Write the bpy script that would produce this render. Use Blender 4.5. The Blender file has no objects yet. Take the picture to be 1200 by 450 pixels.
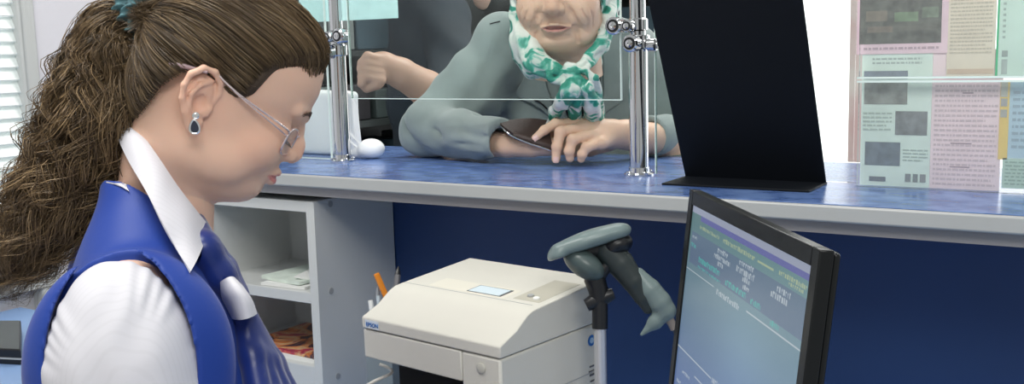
import bpy, bmesh, math, random
import numpy as np
from mathutils import Vector, Matrix
rng = np.random.default_rng(7)
random.seed(7)
C = bpy.context.scene.collection
SC = bpy.context.scene

# ---------------------------------------------------------------- camera
FOC = 1200.0
YAW, PIT, ROL = math.radians(32.1), math.radians(8.11), math.radians(1.55)
CP = np.array([0, 0, 1.31])
F0 = np.array([-math.sin(YAW), math.cos(YAW), 0.]); R0 = np.array([math.cos(YAW), math.sin(YAW), 0.]); Z = np.array([0, 0, 1.])
CF = F0*math.cos(PIT)-Z*math.sin(PIT); U0 = np.cross(R0, CF)
CR = R0*math.cos(ROL)-U0*math.sin(ROL); CU = U0*math.cos(ROL)+R0*math.sin(ROL)
cam = bpy.data.cameras.new('camera'); co = bpy.data.objects.new('camera', cam); C.objects.link(co)
M = Matrix.Identity(4)
for i in range(3):
    M[i][0] = CR[i]; M[i][1] = CU[i]; M[i][2] = -CF[i]; M[i][3] = CP[i]
co.matrix_world = M
cam.sensor_width = 36; cam.lens = 36*FOC/1200; cam.clip_start = .02
SC.camera = co
def ray(x, y): return CF+CR*(x-600)/FOC+CU*(225-y)/FOC
def P(x, y, d): return CP+ray(x, y)*d
def hit(x, y, ax, v):
    r = ray(x, y); return CP+r*((v-CP[ax])/r[ax])

# ---------------------------------------------------------------- materials
def mat(name, col, rough=.5, metal=0, var=0, vscale=8, bump=0, bscale=60, spec=.5, sss=0, emit=None, estr=0, alpha=1, coat=0, attr=None, sheen=0, trans=0, ior=1.45, stretch=(1, 1, 1), col2=None, detail=4):
    m = bpy.data.materials.new(name); m.use_nodes = True
    nt = m.node_tree; b = nt.nodes['Principled BSDF']
    def setv(k, v):
        if k in b.inputs: b.inputs[k].default_value = v
    c4 = (*col, 1)
    setv('Base Color', c4); setv('Roughness', rough); setv('Metallic', metal); setv('Specular IOR Level', spec)
    setv('IOR', ior); setv('Alpha', alpha); setv('Coat Weight', coat); setv('Sheen Weight', sheen); setv('Transmission Weight', trans)
    if sss:
        setv('Subsurface Weight', sss); setv('Subsurface Radius', (1., .35, .2)); setv('Subsurface Scale', .006)
    if emit: setv('Emission Color', (*emit, 1)); setv('Emission Strength', estr)
    tc = nt.nodes.new('ShaderNodeTexCoord'); mp = nt.nodes.new('ShaderNodeMapping'); mp.inputs['Scale'].default_value = stretch
    nt.links.new(tc.outputs['Object'], mp.inputs[0])
    out = None
    if var:
        n = nt.nodes.new('ShaderNodeTexNoise'); n.inputs['Scale'].default_value = vscale; n.inputs['Detail'].default_value = detail
        nt.links.new(mp.outputs[0], n.inputs['Vector'])
        r = nt.nodes.new('ShaderNodeValToRGB')
        a = col if col2 else [max(0, c*(1-var)) for c in col]
        z = col2 if col2 else [min(1, c*(1+var)) for c in col]
        r.color_ramp.elements[0].position = .35; r.color_ramp.elements[1].position = .65
        r.color_ramp.elements[0].color = (*a, 1); r.color_ramp.elements[1].color = (*z, 1)
        nt.links.new(n.outputs['Fac'], r.inputs[0]); out = r.outputs[0]
        nt.links.new(out, b.inputs['Base Color'])
    if attr:
        at = nt.nodes.new('ShaderNodeVertexColor'); at.layer_name = attr
        if out:
            mx = nt.nodes.new('ShaderNodeMix'); mx.data_type = 'RGBA'; mx.blend_type = 'MULTIPLY'; mx.inputs['Factor'].default_value = 1
            nt.links.new(out, mx.inputs['A']); nt.links.new(at.outputs[0], mx.inputs['B']); nt.links.new(mx.outputs['Result'], b.inputs['Base Color'])
        else: nt.links.new(at.outputs[0], b.inputs['Base Color'])
    if bump:
        n = nt.nodes.new('ShaderNodeTexNoise'); n.inputs['Scale'].default_value = bscale; n.inputs['Detail'].default_value = 3
        nt.links.new(mp.outputs[0], n.inputs['Vector'])
        bp = nt.nodes.new('ShaderNodeBump'); bp.inputs['Strength'].default_value = bump; bp.inputs['Distance'].default_value = .002
        nt.links.new(n.outputs['Fac'], bp.inputs['Height']); nt.links.new(bp.outputs[0], b.inputs['Normal'])
    return m
def glassmat(name, tint=(.97, .99, .985), haze=.004):
    m = bpy.data.materials.new(name); m.use_nodes = True; nt = m.node_tree; nt.nodes.clear()
    o = nt.nodes.new('ShaderNodeOutputMaterial'); t = nt.nodes.new('ShaderNodeBsdfTransparent'); t.inputs[0].default_value = (*tint, 1)
    g = nt.nodes.new('ShaderNodeBsdfGlossy'); g.inputs['Roughness'].default_value = .02
    d = nt.nodes.new('ShaderNodeBsdfDiffuse'); d.inputs[0].default_value = (.9, .95, .95, 1)
    fr = nt.nodes.new('ShaderNodeFresnel'); fr.inputs[0].default_value = 1.22
    m1 = nt.nodes.new('ShaderNodeMixShader'); m2 = nt.nodes.new('ShaderNodeMixShader')
    nt.links.new(fr.outputs[0], m1.inputs[0]); nt.links.new(t.outputs[0], m1.inputs[1]); nt.links.new(g.outputs[0], m1.inputs[2])
    m2.inputs[0].default_value = haze; nt.links.new(m1.outputs[0], m2.inputs[1]); nt.links.new(d.outputs[0], m2.inputs[2])
    nt.links.new(m2.outputs[0], o.inputs[0]); return m

# ---------------------------------------------------------------- object helpers
def wloc(o):
    l = Vector((0, 0, 0))
    while o is not None: l += o.location; o = o.parent
    return np.array(l)
def mesh_np(name, V, faces_list):
    """faces_list: list of int arrays (n,k)"""
    me = bpy.data.meshes.new(name)
    V = np.ascontiguousarray(V, dtype=np.float32)
    loops = np.concatenate([f.ravel() for f in faces_list]).astype(np.int32)
    tot = np.concatenate([np.full(len(f), f.shape[1], np.int32) for f in faces_list])
    st = np.concatenate([[0], np.cumsum(tot)[:-1]]).astype(np.int32)
    me.vertices.add(len(V)); me.vertices.foreach_set('co', V.ravel())
    me.loops.add(len(loops)); me.loops.foreach_set('vertex_index', loops)
    me.polygons.add(len(tot)); me.polygons.foreach_set('loop_start', st); me.polygons.foreach_set('loop_total', tot)
    me.update(calc_edges=True); me.validate()
    return me
class MB:
    def __init__(s): s.v = []; s.f = []; s.m = []; s.cur = 0
    def add(s, vs, fs):
        o = len(s.v); s.v += [tuple(map(float, p)) for p in vs]; s.f += [tuple(o+i for i in f) for f in fs]; s.m += [s.cur]*len(fs); return s
    def hexa(s, p):   # 8 corners: bottom 4 ccw, top 4 ccw
        return s.add(p, [(3, 2, 1, 0), (4, 5, 6, 7), (0, 1, 5, 4), (1, 2, 6, 5), (2, 3, 7, 6), (3, 0, 4, 7)])
    def box(s, x0, x1, y0, y1, z0, z1):
        return s.hexa([(x0, y0, z0), (x1, y0, z0), (x1, y1, z0), (x0, y1, z0), (x0, y0, z1), (x1, y0, z1), (x1, y1, z1), (x0, y1, z1)])
    def obox(s, o, a, b, c):   # origin + 3 edge vectors
        o, a, b, c = map(np.array, (o, a, b, c))
        if np.dot(np.cross(a, b), c) < 0: a, b = b, a
        return s.hexa([o, o+a, o+a+b, o+b, o+c, o+a+c, o+a+b+c, o+b+c])
    def ring(s, c, ax, r, n=24, ref=None):
        ax = np.array(ax, float); ax /= np.linalg.norm(ax)
        t = np.array(ref if ref is not None else ((1, 0, 0) if abs(ax[0]) < .8 else (0, 1, 0)), float)
        u = np.cross(ax, t); u /= np.linalg.norm(u); w = np.cross(ax, u)
        return [np.array(c)+r*(math.cos(2*math.pi*i/n)*u+math.sin(2*math.pi*i/n)*w) for i in range(n)]
    def lathe(s, o, ax, prof, n=24):   # prof: (radius, height) list
        ax = np.array(ax, float); ax /= np.linalg.norm(ax); vs = []; fs = []
        for r, h in prof: vs += s.ring(np.array(o)+ax*h, ax, max(r, 1e-5), n)
        for k in range(len(prof)-1):
            for i in range(n):
                j = (i+1) % n; fs.append((k*n+i, k*n+j, (k+1)*n+j, (k+1)*n+i))
        fs.append(tuple(range(n))[::-1]); fs.append(tuple(range((len(prof)-1)*n, len(prof)*n)))
        return s.add(vs, fs)
    def cyl(s, a, b, r, n=24, r2=None):
        a = np.array(a, float); b = np.array(b, float); L = np.linalg.norm(b-a)
        return s.lathe(a, b-a, [(r, 0), (r if r2 is None else r2, L)], n)
    def tube(s, pts, r, n=8, closed=False):
        pts = [np.array(p, float) for p in pts]; k = len(pts); rs = r if hasattr(r, '__len__') else [r]*k
        vs = []; fs = []; t = pts[1]-pts[0]; u = np.cross(t, (0.13, .21, 1)); u /= np.linalg.norm(u)
        for i in range(k):
            t = (pts[(i+1) % k]-pts[i-1]) if closed else (pts[min(i+1, k-1)]-pts[max(i-1, 0)])
            t = t/np.linalg.norm(t); u = u-t*np.dot(u, t); u /= np.linalg.norm(u); w = np.cross(t, u)
            for j in range(n):
                a = 2*math.pi*j/n; vs.append(pts[i]+rs[i]*(math.cos(a)*u+math.sin(a)*w))
        for i in range(k if closed else k-1):
            for j in range(n):
                a = i*n+j; b = i*n+(j+1) % n; c = ((i+1) % k)*n
                fs.append((a, b, c+(j+1) % n, c+j))
        if not closed: fs.append(tuple(range(n))[::-1]); fs.append(tuple(range((k-1)*n, k*n)))
        return s.add(vs, fs)
    def prism(s, poly, d):   # poly: list of 3d pts, extrude by d
        n = len(poly); d = np.array(d)
        return s.add([np.array(p) for p in poly]+[np.array(p)+d for p in poly],
                     [tuple(range(n))[::-1], tuple(range(n, 2*n))]+[(i, (i+1) % n, n+(i+1) % n, n+i) for i in range(n)])
    def sheet(s, grid, th):   # grid[r][c] of 3d points -> solid sheet of thickness th
        g = np.array(grid, float); R, K = g.shape[:2]
        du = np.gradient(g, axis=0); dv = np.gradient(g, axis=1); n = np.cross(du, dv); n /= np.linalg.norm(n, axis=2, keepdims=True)+1e-9
        a = (g+n*th/2).reshape(-1, 3); b = (g-n*th/2).reshape(-1, 3); fs = []; N = R*K
        for i in range(R-1):
            for j in range(K-1):
                q = (i*K+j, i*K+j+1, (i+1)*K+j+1, (i+1)*K+j); fs.append(q[::-1]); fs.append(tuple(N+x for x in q))
        bd = [(0, j) for j in range(K)]+[(i, K-1) for i in range(1, R)]+[(R-1, j) for j in range(K-2, -1, -1)]+[(i, 0) for i in range(R-2, 0, -1)]
        for x in range(len(bd)):
            p = bd[x][0]*K+bd[x][1]; q = bd[(x+1) % len(bd)]; q = q[0]*K+q[1]; fs.append((p, q, N+q, N+p))
        return s.add(list(a)+list(b), fs)
def tag(o, label=None, cat=None, group=None, kind=None):
    for k, v in (('label', label), ('category', cat), ('group', group), ('kind', kind)):
        if v: o[k] = v
    return o
def finish(o, parent):
    C.objects.link(o)
    if parent is not None: o.parent = parent
def build(name, mb, m, parent=None, smooth=False, bevel=0, seg=2, local=False, at=None, fixn=True):
    """mb in world coordinates unless local; parent's world location is removed"""
    me = bpy.data.meshes.new(name)
    vs = np.array(mb.v)
    off = np.zeros(3) if (local or parent is None) else wloc(parent)
    loc = None
    if parent is None and not local:
        loc = np.array([(vs[:, 0].min()+vs[:, 0].max())/2, (vs[:, 1].min()+vs[:, 1].max())/2, vs[:, 2].min()]) if at is None else np.array(at); off = loc
    me.from_pydata([tuple(p) for p in vs-off], [], mb.f)
    ms = m if isinstance(m, (list, tuple)) else [m]
    for x in ms: me.materials.append(x)
    if len(ms) > 1: me.polygons.foreach_set('material_index', mb.m)
    if fixn:
        bm = bmesh.new(); bm.from_mesh(me); bmesh.ops.recalc_face_normals(bm, faces=bm.faces); bm.to_mesh(me); bm.free()
    o = bpy.data.objects.new(name, me); finish(o, parent)
    if loc is not None: o.location = loc
    if smooth:
        me.shade_smooth() if hasattr(me, 'shade_smooth') else None
        me.set_sharp_from_angle(angle=math.radians(40 if smooth is True else smooth))
    if bevel:
        b = o.modifiers.new('Bevel', 'BEVEL'); b.width = bevel; b.segments = seg; b.limit_method = 'ANGLE'; b.angle_limit = math.radians(35)
        b.harden_normals = False
        if not smooth: me.shade_smooth(); me.set_sharp_from_angle(angle=math.radians(60))
    return o
def empty(name, loc, label=None, cat=None, group=None, kind=None):
    o = bpy.data.objects.new(name, None); o.location = loc; C.objects.link(o); o.empty_display_size = .05
    return tag(o, label, cat, group, kind)
def npobj(name, V, faces, m, parent=None, smooth=True, colors=None):
    off = wloc(parent) if parent is not None else np.array([(V[:, 0].min()+V[:, 0].max())/2, (V[:, 1].min()+V[:, 1].max())/2, V[:, 2].min()])
    me = mesh_np(name, V-off, faces)
    me.materials.append(m)
    if smooth: me.polygons.foreach_set('use_smooth', np.ones(len(me.polygons), bool))
    if colors is not None:
        ca = me.color_attributes.new('Col', 'FLOAT_COLOR', 'POINT'); c4 = np.ones((len(V), 4), np.float32); c4[:, :3] = colors
        ca.data.foreach_set('color', c4.ravel())
    o = bpy.data.objects.new(name, me); finish(o, parent)
    if parent is None: o.location = off
    return o
def copy_tree(o, parent=None):
    c = o.copy(); C.objects.link(c); c.parent = parent
    for ch in list(o.children): copy_tree(ch, c)
    return c
def linew(pts, k):
    """Catmull-Rom resample of points to k"""
    p = np.array(pts, float); p = np.vstack([2*p[0]-p[1], p, 2*p[-1]-p[-2]]); n = len(p)-3; out = []
    for t in np.linspace(0, n-1e-6, k):
        i = int(t); u = t-i; a, b, c, d = p[i:i+4]
        out.append(.5*((2*b)+(c-a)*u+(2*a-5*b+4*c-d)*u*u+(3*b-a-3*c+d)*u**3))
    return np.array(out)

# ---------------------------------------------------------------- implicit shapes
class Fld:
    def __init__(s, lo, hi, h):
        s.lo = np.array(lo, float); s.h = h; n = np.ceil((np.array(hi)-lo)/h).astype(int)+1
        a = [np.float32(s.lo[i])+np.arange(n[i], dtype=np.float32)*np.float32(h) for i in range(3)]
        s.X = a[0][:, None, None]; s.Y = a[1][None, :, None]; s.Z = a[2][None, None, :]; s.shape = tuple(n)
        s.S = np.full(s.shape, 1e3, np.float32)
    def cap(s, a, b, ra, rb=None):
        rb = ra if rb is None else rb; a = np.array(a, float); b = np.array(b, float); d = b-a; L = d@d+1e-12
        t = np.clip(((s.X-a[0])*d[0]+(s.Y-a[1])*d[1]+(s.Z-a[2])*d[2])/L, 0, 1).astype(np.float32)
        return np.sqrt((s.X-a[0]-t*d[0])**2+(s.Y-a[1]-t*d[1])**2+(s.Z-a[2]-t*d[2])**2)-(ra+(rb-ra)*t)
    def ell(s, c, r, ax=None):
        x, y, z = s.X-c[0], s.Y-c[1], s.Z-c[2]
        if ax is not None:
            A = np.array(ax, float); A = A/np.linalg.norm(A, axis=1, keepdims=True)
            x, y, z = (x*A[0][0]+y*A[0][1]+z*A[0][2]), (x*A[1][0]+y*A[1][1]+z*A[1][2]), (x*A[2][0]+y*A[2][1]+z*A[2][2])
        k0 = np.sqrt((x/r[0])**2+(y/r[1])**2+(z/r[2])**2)+1e-9; k1 = np.sqrt((x/r[0]**2)**2+(y/r[1]**2)**2+(z/r[2]**2)**2)+1e-9
        return k0*(k0-1)/k1
    def rbox(s, c, hs, r, ax=None):
        x, y, z = s.X-c[0], s.Y-c[1], s.Z-c[2]
        if ax is not None:
            A = np.array(ax, float); A = A/np.linalg.norm(A, axis=1, keepdims=True)
            x, y, z = (x*A[0][0]+y*A[0][1]+z*A[0][2]), (x*A[1][0]+y*A[1][1]+z*A[1][2]), (x*A[2][0]+y*A[2][1]+z*A[2][2])
        qx, qy, qz = np.abs(x)-hs[0]+r, np.abs(y)-hs[1]+r, np.abs(z)-hs[2]+r
        return np.sqrt(np.maximum(qx, 0)**2+np.maximum(qy, 0)**2+np.maximum(qz, 0)**2)+np.minimum(np.maximum(qx, np.maximum(qy, qz)), 0)-r
    def chain(s, pts, rs, k=.004):
        o = None
        for i in range(len(pts)-1):
            c = s.cap(pts[i], pts[i+1], rs[i], rs[i+1]); o = c if o is None else smin(o, c, k)
        return o
    def add(s, d, k=0): s.S = smin(s.S, d, k) if k else np.minimum(s.S, d); return s
    def sub(s, d, k=0): s.S = -smin(-s.S, d, k) if k else np.maximum(s.S, -d); return s
    def front(s, x, z, yguess=.09):
        i = int(round((x-s.lo[0])/s.h)); k = int(round((z-s.lo[2])/s.h)); c = s.S[i, :, k]; j = np.where(c < 0)[0]
        return float(s.lo[1]+s.h*j.max()) if len(j) else yguess
    def carve(s, pts, rs, k, depth=0):
        s.sub(s.chain([(x, s.front(x, z)+depth, z) for x, z in pts], rs, .002), k)
    def noise(s, amp, f, seed=0):
        r = np.random.default_rng(seed); o = np.zeros(s.shape, np.float32)
        for _ in range(5):
            w = r.normal(size=3); w = w/np.linalg.norm(w)*f*r.uniform(.6, 1.4); o += np.sin(s.X*w[0]+s.Y*w[1]+s.Z*w[2]+r.uniform(0, 6)).astype(np.float32)
        s.S = s.S+o*amp/5*1.6; return s
    def nets(s):
        S = s.S; ins = S < 0
        c = ins[:-1, :-1, :-1].astype(np.int8)
        tot = np.zeros_like(c)
        for dx in (0, 1):
            for dy in (0, 1):
                for dz in (0, 1):
                    tot += ins[dx:S.shape[0]-1+dx, dy:S.shape[1]-1+dy, dz:S.shape[2]-1+dz]
        idx = np.argwhere((tot > 0) & (tot < 8)); idm = np.full(tot.shape, -1, np.int32); idm[idx[:, 0], idx[:, 1], idx[:, 2]] = np.arange(len(idx))
        off = np.array([(i, j, k) for i in (0, 1) for j in (0, 1) for k in (0, 1)])
        vals = np.stack([S[idx[:, 0]+o[0], idx[:, 1]+o[1], idx[:, 2]+o[2]] for o in off], 1)
        acc = np.zeros((len(idx), 3)); cnt = np.zeros(len(idx))
        for a in range(8):
            for b in range(a+1, 8):
                if np.abs(off[a]-off[b]).sum() != 1: continue
                va, vb = vals[:, a], vals[:, b]; m = (va < 0) != (vb < 0)
                t = np.where(m, va/np.where(m, va-vb, 1), 0)
                acc += m[:, None]*(off[a]+(off[b]-off[a])*t[:, None]); cnt += m
        V = s.lo+(idx+acc/cnt[:, None])*s.h
        fs = []
        for ax in range(3):
            sl = [slice(None)]*3; sl2 = [slice(None)]*3; sl[ax] = slice(0, -1); sl2[ax] = slice(1, None)
            A = ins[tuple(sl)]; B = ins[tuple(sl2)]
            o1, o2 = [(1, 2), (2, 0), (0, 1)][ax]
            for sgn, m in ((1, A & ~B), (-1, ~A & B)):
                e = np.argwhere(m); e = e[(e[:, o1] > 0) & (e[:, o2] > 0) & (e[:, o1] < tot.shape[o1]) & (e[:, o2] < tot.shape[o2])]
                if not len(e): continue
                def g(d1, d2):
                    q = e.copy(); q[:, o1] += d1; q[:, o2] += d2; return idm[q[:, 0], q[:, 1], q[:, 2]]
                q = np.stack([g(-1, -1), g(0, -1), g(0, 0), g(-1, 0)], 1); q = q[(q >= 0).all(1)]
                fs.append(q if sgn > 0 else q[:, ::-1])
        return V, np.concatenate(fs)
def smin(a, b, k):
    if not k: return np.minimum(a, b)
    h = np.clip(.5+.5*(b-a)/k, 0, 1).astype(np.float32); return b+(a-b)*h-k*h*(1-h)
def relax(V, F, it=1, lam=.5):
    for _ in range(it):
        acc = np.zeros_like(V); c = np.zeros(len(V))
        for i in range(4):
            a, b = F[:, i], F[:, (i+1) % 4]
            for q in range(3): acc[:, q] += np.bincount(a, V[b, q], len(V))+np.bincount(b, V[a, q], len(V))
            c += np.bincount(a, minlength=len(V))+np.bincount(b, minlength=len(V))
        V = V+lam*(acc/np.maximum(c, 1)[:, None]-V)
    return V
def joinnp(parts):
    Vs = []; Fs = []; o = 0
    for V, F in parts: Vs.append(V); Fs.append(F+o); o += len(V)
    return np.concatenate(Vs), [np.concatenate(Fs)]
# ================================================================ materials
m_wall = mat('wall_paint', (.71, .70, .74), .6, bump=.05, bscale=200)
m_floor = mat('floor_vinyl', (.42, .41, .40), .35, var=.15, vscale=3)
m_white = mat('white_laminate', (.56, .575, .565), .35, var=.02, vscale=3)
m_lip = mat('grey_edge_band', (.40, .415, .415), .33, var=.03, vscale=6)
m_apron = mat('grey_apron', (.34, .33, .335), .5)
m_top = mat('blue_speckled_laminate', (.055, .11, .30), .22, var=.4, vscale=26, col2=(.15, .245, .50), stretch=(1, 1.3, 1), detail=9)
m_panel = mat('navy_panel', (.016, .048, .155), .5, var=.1, vscale=2)
m_desk = mat('light_blue_desk', (.25, .39, .66), .4, var=.05)
m_chrome = mat('chrome', (.66, .67, .68), .08, 1)
m_steel = mat('brushed_steel', (.55, .56, .57), .3, 1)
m_black = mat('black_plastic', (.008, .009, .011), .35)
m_board = mat('black_board', (.0025, .004, .007), .6, spec=.25)
m_glass = glassmat('clear_glass')
m_acr = glassmat('clear_acrylic', (.99, 1, 1), .07)
m_gedge = mat('glass_edge', (.75, .88, .84), .2, emit=None)
m_beige = mat('printer_plastic', (.60, .585, .525), .42, bump=.03, bscale=500)
m_beige2 = mat('printer_recess', (.44, .42, .35), .5)
m_dark = mat('dark_void', (.006, .006, .006), .9)
m_cap = mat('grey_cap', (.33, .34, .34), .5)
m_logo = mat('blue_ink', (.03, .14, .42), .5)
m_ink = mat('dark_ink', (.10, .10, .11), .6)

# ================================================================ the setting
tag(build('floor', MB().box(-3.2, 2.2, -1.5, 5.2, -.05, 0), m_floor), kind='structure')
WX = -2.55
b = MB().box(WX-.12, WX, -1.5, 5.2, 0, 2.9)
tag(build('wall_left', b, m_wall), kind='structure')
# far wall of the public hall with a big bright window opening to the right
YB = 5.0
wl = -1.95; wr = 1.6
b = MB().box(-3.2, wl, YB, YB+.15, 0, 2.9).box(wl, wr, YB, YB+.15, 0, .5).box(wl, wr, YB, YB+.15, 2.6, 2.9).box(wr, 2.2, YB, YB+.15, 0, 2.9)
tag(build('wall_back', b, mat('hall_wall', (.60, .60, .60), .7)), kind='structure')
wf = MB()
for (x0, x1, z0, z1) in ((wl, wr, .5, .56), (wl, wr, 2.54, 2.6), (wl, wl+.06, .56, 2.54), (wr-.06, wr, .56, 2.54), (-.2, -.12, .56, 2.54)):
    wf.box(x0, x1, YB+.02, YB+.1, z0, z1)
w1 = tag(build('window_1', wf, mat('window_frame_white', (.85, .85, .85), .4), bevel=.004), kind='structure')
build('pane', MB().box(wl+.06, wr-.06, YB+.05, YB+.058, .56, 2.54), mat('bright_daylight_pane', (.9, .9, .9), .5, emit=(1, 1, 1), estr=1.15), w1)
# louvred blind beside the door, far left
def wx(px, py): return hit(px, py, 0, WX+.01)
ya = wx(-60, 60)[1]; yb = wx(19, 60)[1]
fr = MB()
for (a, c, z0, z1) in ((yb, yb+.035, .7, 2.2), (ya-.05, ya, .7, 2.2), (ya, yb, 2.15, 2.2), (ya, yb, .7, .75)): fr.box(WX, WX+.05, a, c, z0, z1)
w2 = tag(build('window_2', fr, m_white, bevel=.003), kind='structure')
sl = MB()
for k in range(42):
    z = .76+k*.033
    sl.hexa([(WX+.016, ya, z+.030), (WX+.030, ya, z), (WX+.030, yb, z), (WX+.016, yb, z+.030), (WX+.018, ya, z+.033), (WX+.032, ya, z+.003), (WX+.032, yb, z+.003), (WX+.018, yb, z+.033)])
build('pane', MB().box(WX+.002, WX+.006, ya, yb, .75, 2.16), mat('glowing_backing', (.9, .9, .9), .5, emit=(.93, 1, .98), estr=.72), w2)  # glowing backing added behind the slats to brighten the gaps
build('blind_slats', sl, mat('blind_slat', (.88, .93, .92), .4), w2)
# flat door leaf and trims on the left wall
y0 = wx(37, 60)[1]; y1 = wx(131, 5)[1]
d1 = tag(build('door_1', MB().box(WX, WX+.03, y0, y1, 0, 2.1), mat('door_paint', (.72, .71, .76), .45), bevel=.004), kind='structure')
tag(build('trim_1', MB().box(WX, WX+.045, y0-.055, y0-.008, 0, 2.15), m_white, bevel=.004), kind='structure')
tag(build('trim_2', MB().box(WX, WX+.05, y1+.006, y1+.05, 0, 2.15), mat('trim_bright', (.86, .86, .86), .3), bevel=.004), kind='structure')

# ================================================================ counter
LY = 1.302; TZ = 1.10; GY = 1.492
ct = empty('service_counter', (-.6, 1.5, 0), 'long service counter with blue speckled top, grey edge and navy panel below', 'counter')
build('countertop', MB().box(-1.72, .7, LY, 1.76, 1.0765, 1.0985), m_lip, ct, bevel=.003)
build('blue_laminate', MB().box(-1.715, .695, LY+.004, 1.756, 1.0985, TZ), m_top, ct, bevel=.0006)
build('apron', MB().box(-1.70, .68, LY+.018, 1.70, 1.059, 1.0765), m_apron, ct)
build('front_panel', MB().box(-1.70, .68, 1.55, 1.575, 0, 1.059), m_panel, ct)
build('customer_panel', MB().box(-1.70, .68, 1.66, 1.69, 0, 1.059), m_white, ct)
build('end_panel', MB().box(-1.70, -1.67, 1.575, 1.66, 0, 1.059), m_white, ct)
# desk below
DZ = .66
dk = empty('work_desk', (-.9, 1.1, 0), 'light blue desk surface running below the counter', 'desk')
build('desktop', MB().box(WX+.03, .6, .88, 1.548, DZ-.03, DZ), m_desk, dk, bevel=.002)
build('desktop_return', MB().box(-.45, .6, .45, .8795, DZ-.03, DZ), m_desk, dk, bevel=.002)
for x in (-2.4, -1.75, .5): build('support_panel', MB().box(x, x+.025, .92, 1.5, 0, DZ-.03), m_white, dk)

# ================================================================ shelf unit
SX0, SX1, SY0, SY1 = -1.535, -1.245, 1.325, 1.547
su = empty('open_shelf_unit', ((SX0+SX1)/2, 1.44, DZ), 'white open two compartment shelf unit standing on the desk under the counter', 'shelf')
tp = .019; ztop = 1.0475
build('side_panel', MB().box(SX0, SX0+tp, SY0, SY1, DZ, ztop), m_white, su, bevel=.001)
sp = build('side_panel', MB().box(SX1-tp, SX1, SY0, SY1, DZ, ztop), m_white, su, bevel=.001)
build('top_board', MB().box(SX0+tp, SX1-tp, SY0+.001, SY1, ztop-.02, ztop-.0005), m_white, su, bevel=.001)
mid = .881
build('shelf_board', MB().box(SX0+tp, SX1-tp, SY0+.001, SY1, mid-.02, mid), m_white, su, bevel=.001)
bot = hit(358, 428, 1, SY0)[2]
build('bottom_board', MB().box(SX0+tp, SX1-tp, SY0+.001, SY1, DZ, max(bot, DZ+.02)), m_white, su, bevel=.001)
build('back_board', MB().box(SX0+tp, SX1-tp, SY1-.006, SY1, DZ, ztop-.02), m_white, su)
for (px, py) in ((387, 239), (388, 341), (396, 441)):
    p = hit(px, py, 0, SX1)
    q = MB().cyl((SX1, p[1], p[2]), (SX1+.0012, p[1], p[2]), .0058, 20)
    build('screw_cap', q, m_cap, sp, smooth=True)

# papers on the middle shelf
m_paper = mat('paper_pale_green', (.62, .70, .63), .7, var=.08, vscale=30)
m_pap2 = mat('paper_white', (.75, .76, .74), .7)
def curved_sheet(cx, cy, z, w, d, rot, curl, m, label, name='paper_stack', n=10, th=.003, cat='paper', group=None):
    g = []
    c, s_ = math.cos(rot), math.sin(rot)
    for i in range(n):
        row = []
        for j in range(n):
            u = (i/(n-1)-.5)*w; v = (j/(n-1)-.5)*d
            row.append((cx+u*c-v*s_, cy+u*s_+v*c, z+th/2+curl*(abs(2*i/(n-1)-1)**2)*.5*(1+math.sin(i*1.7)*.2)))
        g.append(row)
    return tag(build(name, MB().sheet(g, th), m, smooth=True), label, cat, group)
curved_sheet(-1.345, 1.40, mid+.0005, .105, .13, .05, .0, m_pap2, 'flat white folder at the bottom of the small paper pile', 'paper_folder', th=.005)
curved_sheet(-1.35, 1.405, mid+.006, .11, .12, -.12, .003, m_paper, 'pale green booklet lying in the middle of the small paper pile', 'booklet', th=.006)
curved_sheet(-1.315, 1.41, mid+.0135, .06, .10, .3, .006, m_pap2, 'crumpled white slip on top of the small paper pile', 'paper_slip', th=.002)
# small blue cap
p = hit(284, 322, 2, mid)
cb = empty('bottle_cap', (p[0], 1.345, mid), 'tiny light blue plastic cap with clear tip on the middle shelf', 'cap')
m_cy = mat('cyan_plastic', (.08, .48, .72), .3)
build('cap_base', MB().lathe((p[0], 1.345, mid), (0, 0, 1), [(.007, 0), (.0072, .004), (.0055, .007), (.002, .008)], 16), m_cy, cb, smooth=True)
build('tip', MB().lathe((p[0]-.004, 1.347, mid+.007), (-.35, .1, 1), [(.0022, 0), (.001, .012)], 10), m_pap2, cb, smooth=True)
# magazines in the lower compartment
m_mag = bpy.data.materials.new('magazine_cover'); m_mag.use_nodes = True
nt = m_mag.node_tree; bs = nt.nodes['Principled BSDF']; tc = nt.nodes.new('ShaderNodeTexCoord'); vo = nt.nodes.new('ShaderNodeTexNoise'); vo.inputs['Scale'].default_value = 13; vo.inputs['Detail'].default_value = 4; vo.inputs['Distortion'].default_value = 1.5
rp = nt.nodes.new('ShaderNodeValToRGB'); e = rp.color_ramp.elements
e[0].position = .25; e[1].position = .8; e[0].color = (.25, .02, .03, 1); e[1].color = (.04, .03, .15, 1)
for pos, cc in ((.4, (.04, .03, .05)), (.47, (.65, .20, .05)), (.53, (.60, .42, .22)), (.60, (.45, .04, .06)), (.7, (.10, .04, .12))): x = e.new(pos); x.color = (*cc, 1)
nt.links.new(tc.outputs['Object'], vo.inputs['Vector']); nt.links.new(vo.outputs['Fac'], rp.inputs[0]); nt.links.new(rp.outputs[0], bs.inputs['Base Color']); bs.inputs['Roughness'].default_value = .3
zb = max(bot, DZ+.02)
curved_sheet(-1.375, 1.425, zb, .20, .17, 0, 0, m_pap2, 'white booklet under the colourful magazine in the lower compartment', 'booklet', th=.006)
curved_sheet(-1.37, 1.43, zb+.0062, .19, .16, -.06, .002, m_mag, 'magazine with red and orange cover in the lower compartment', 'magazine', th=.005, cat='magazine')

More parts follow.
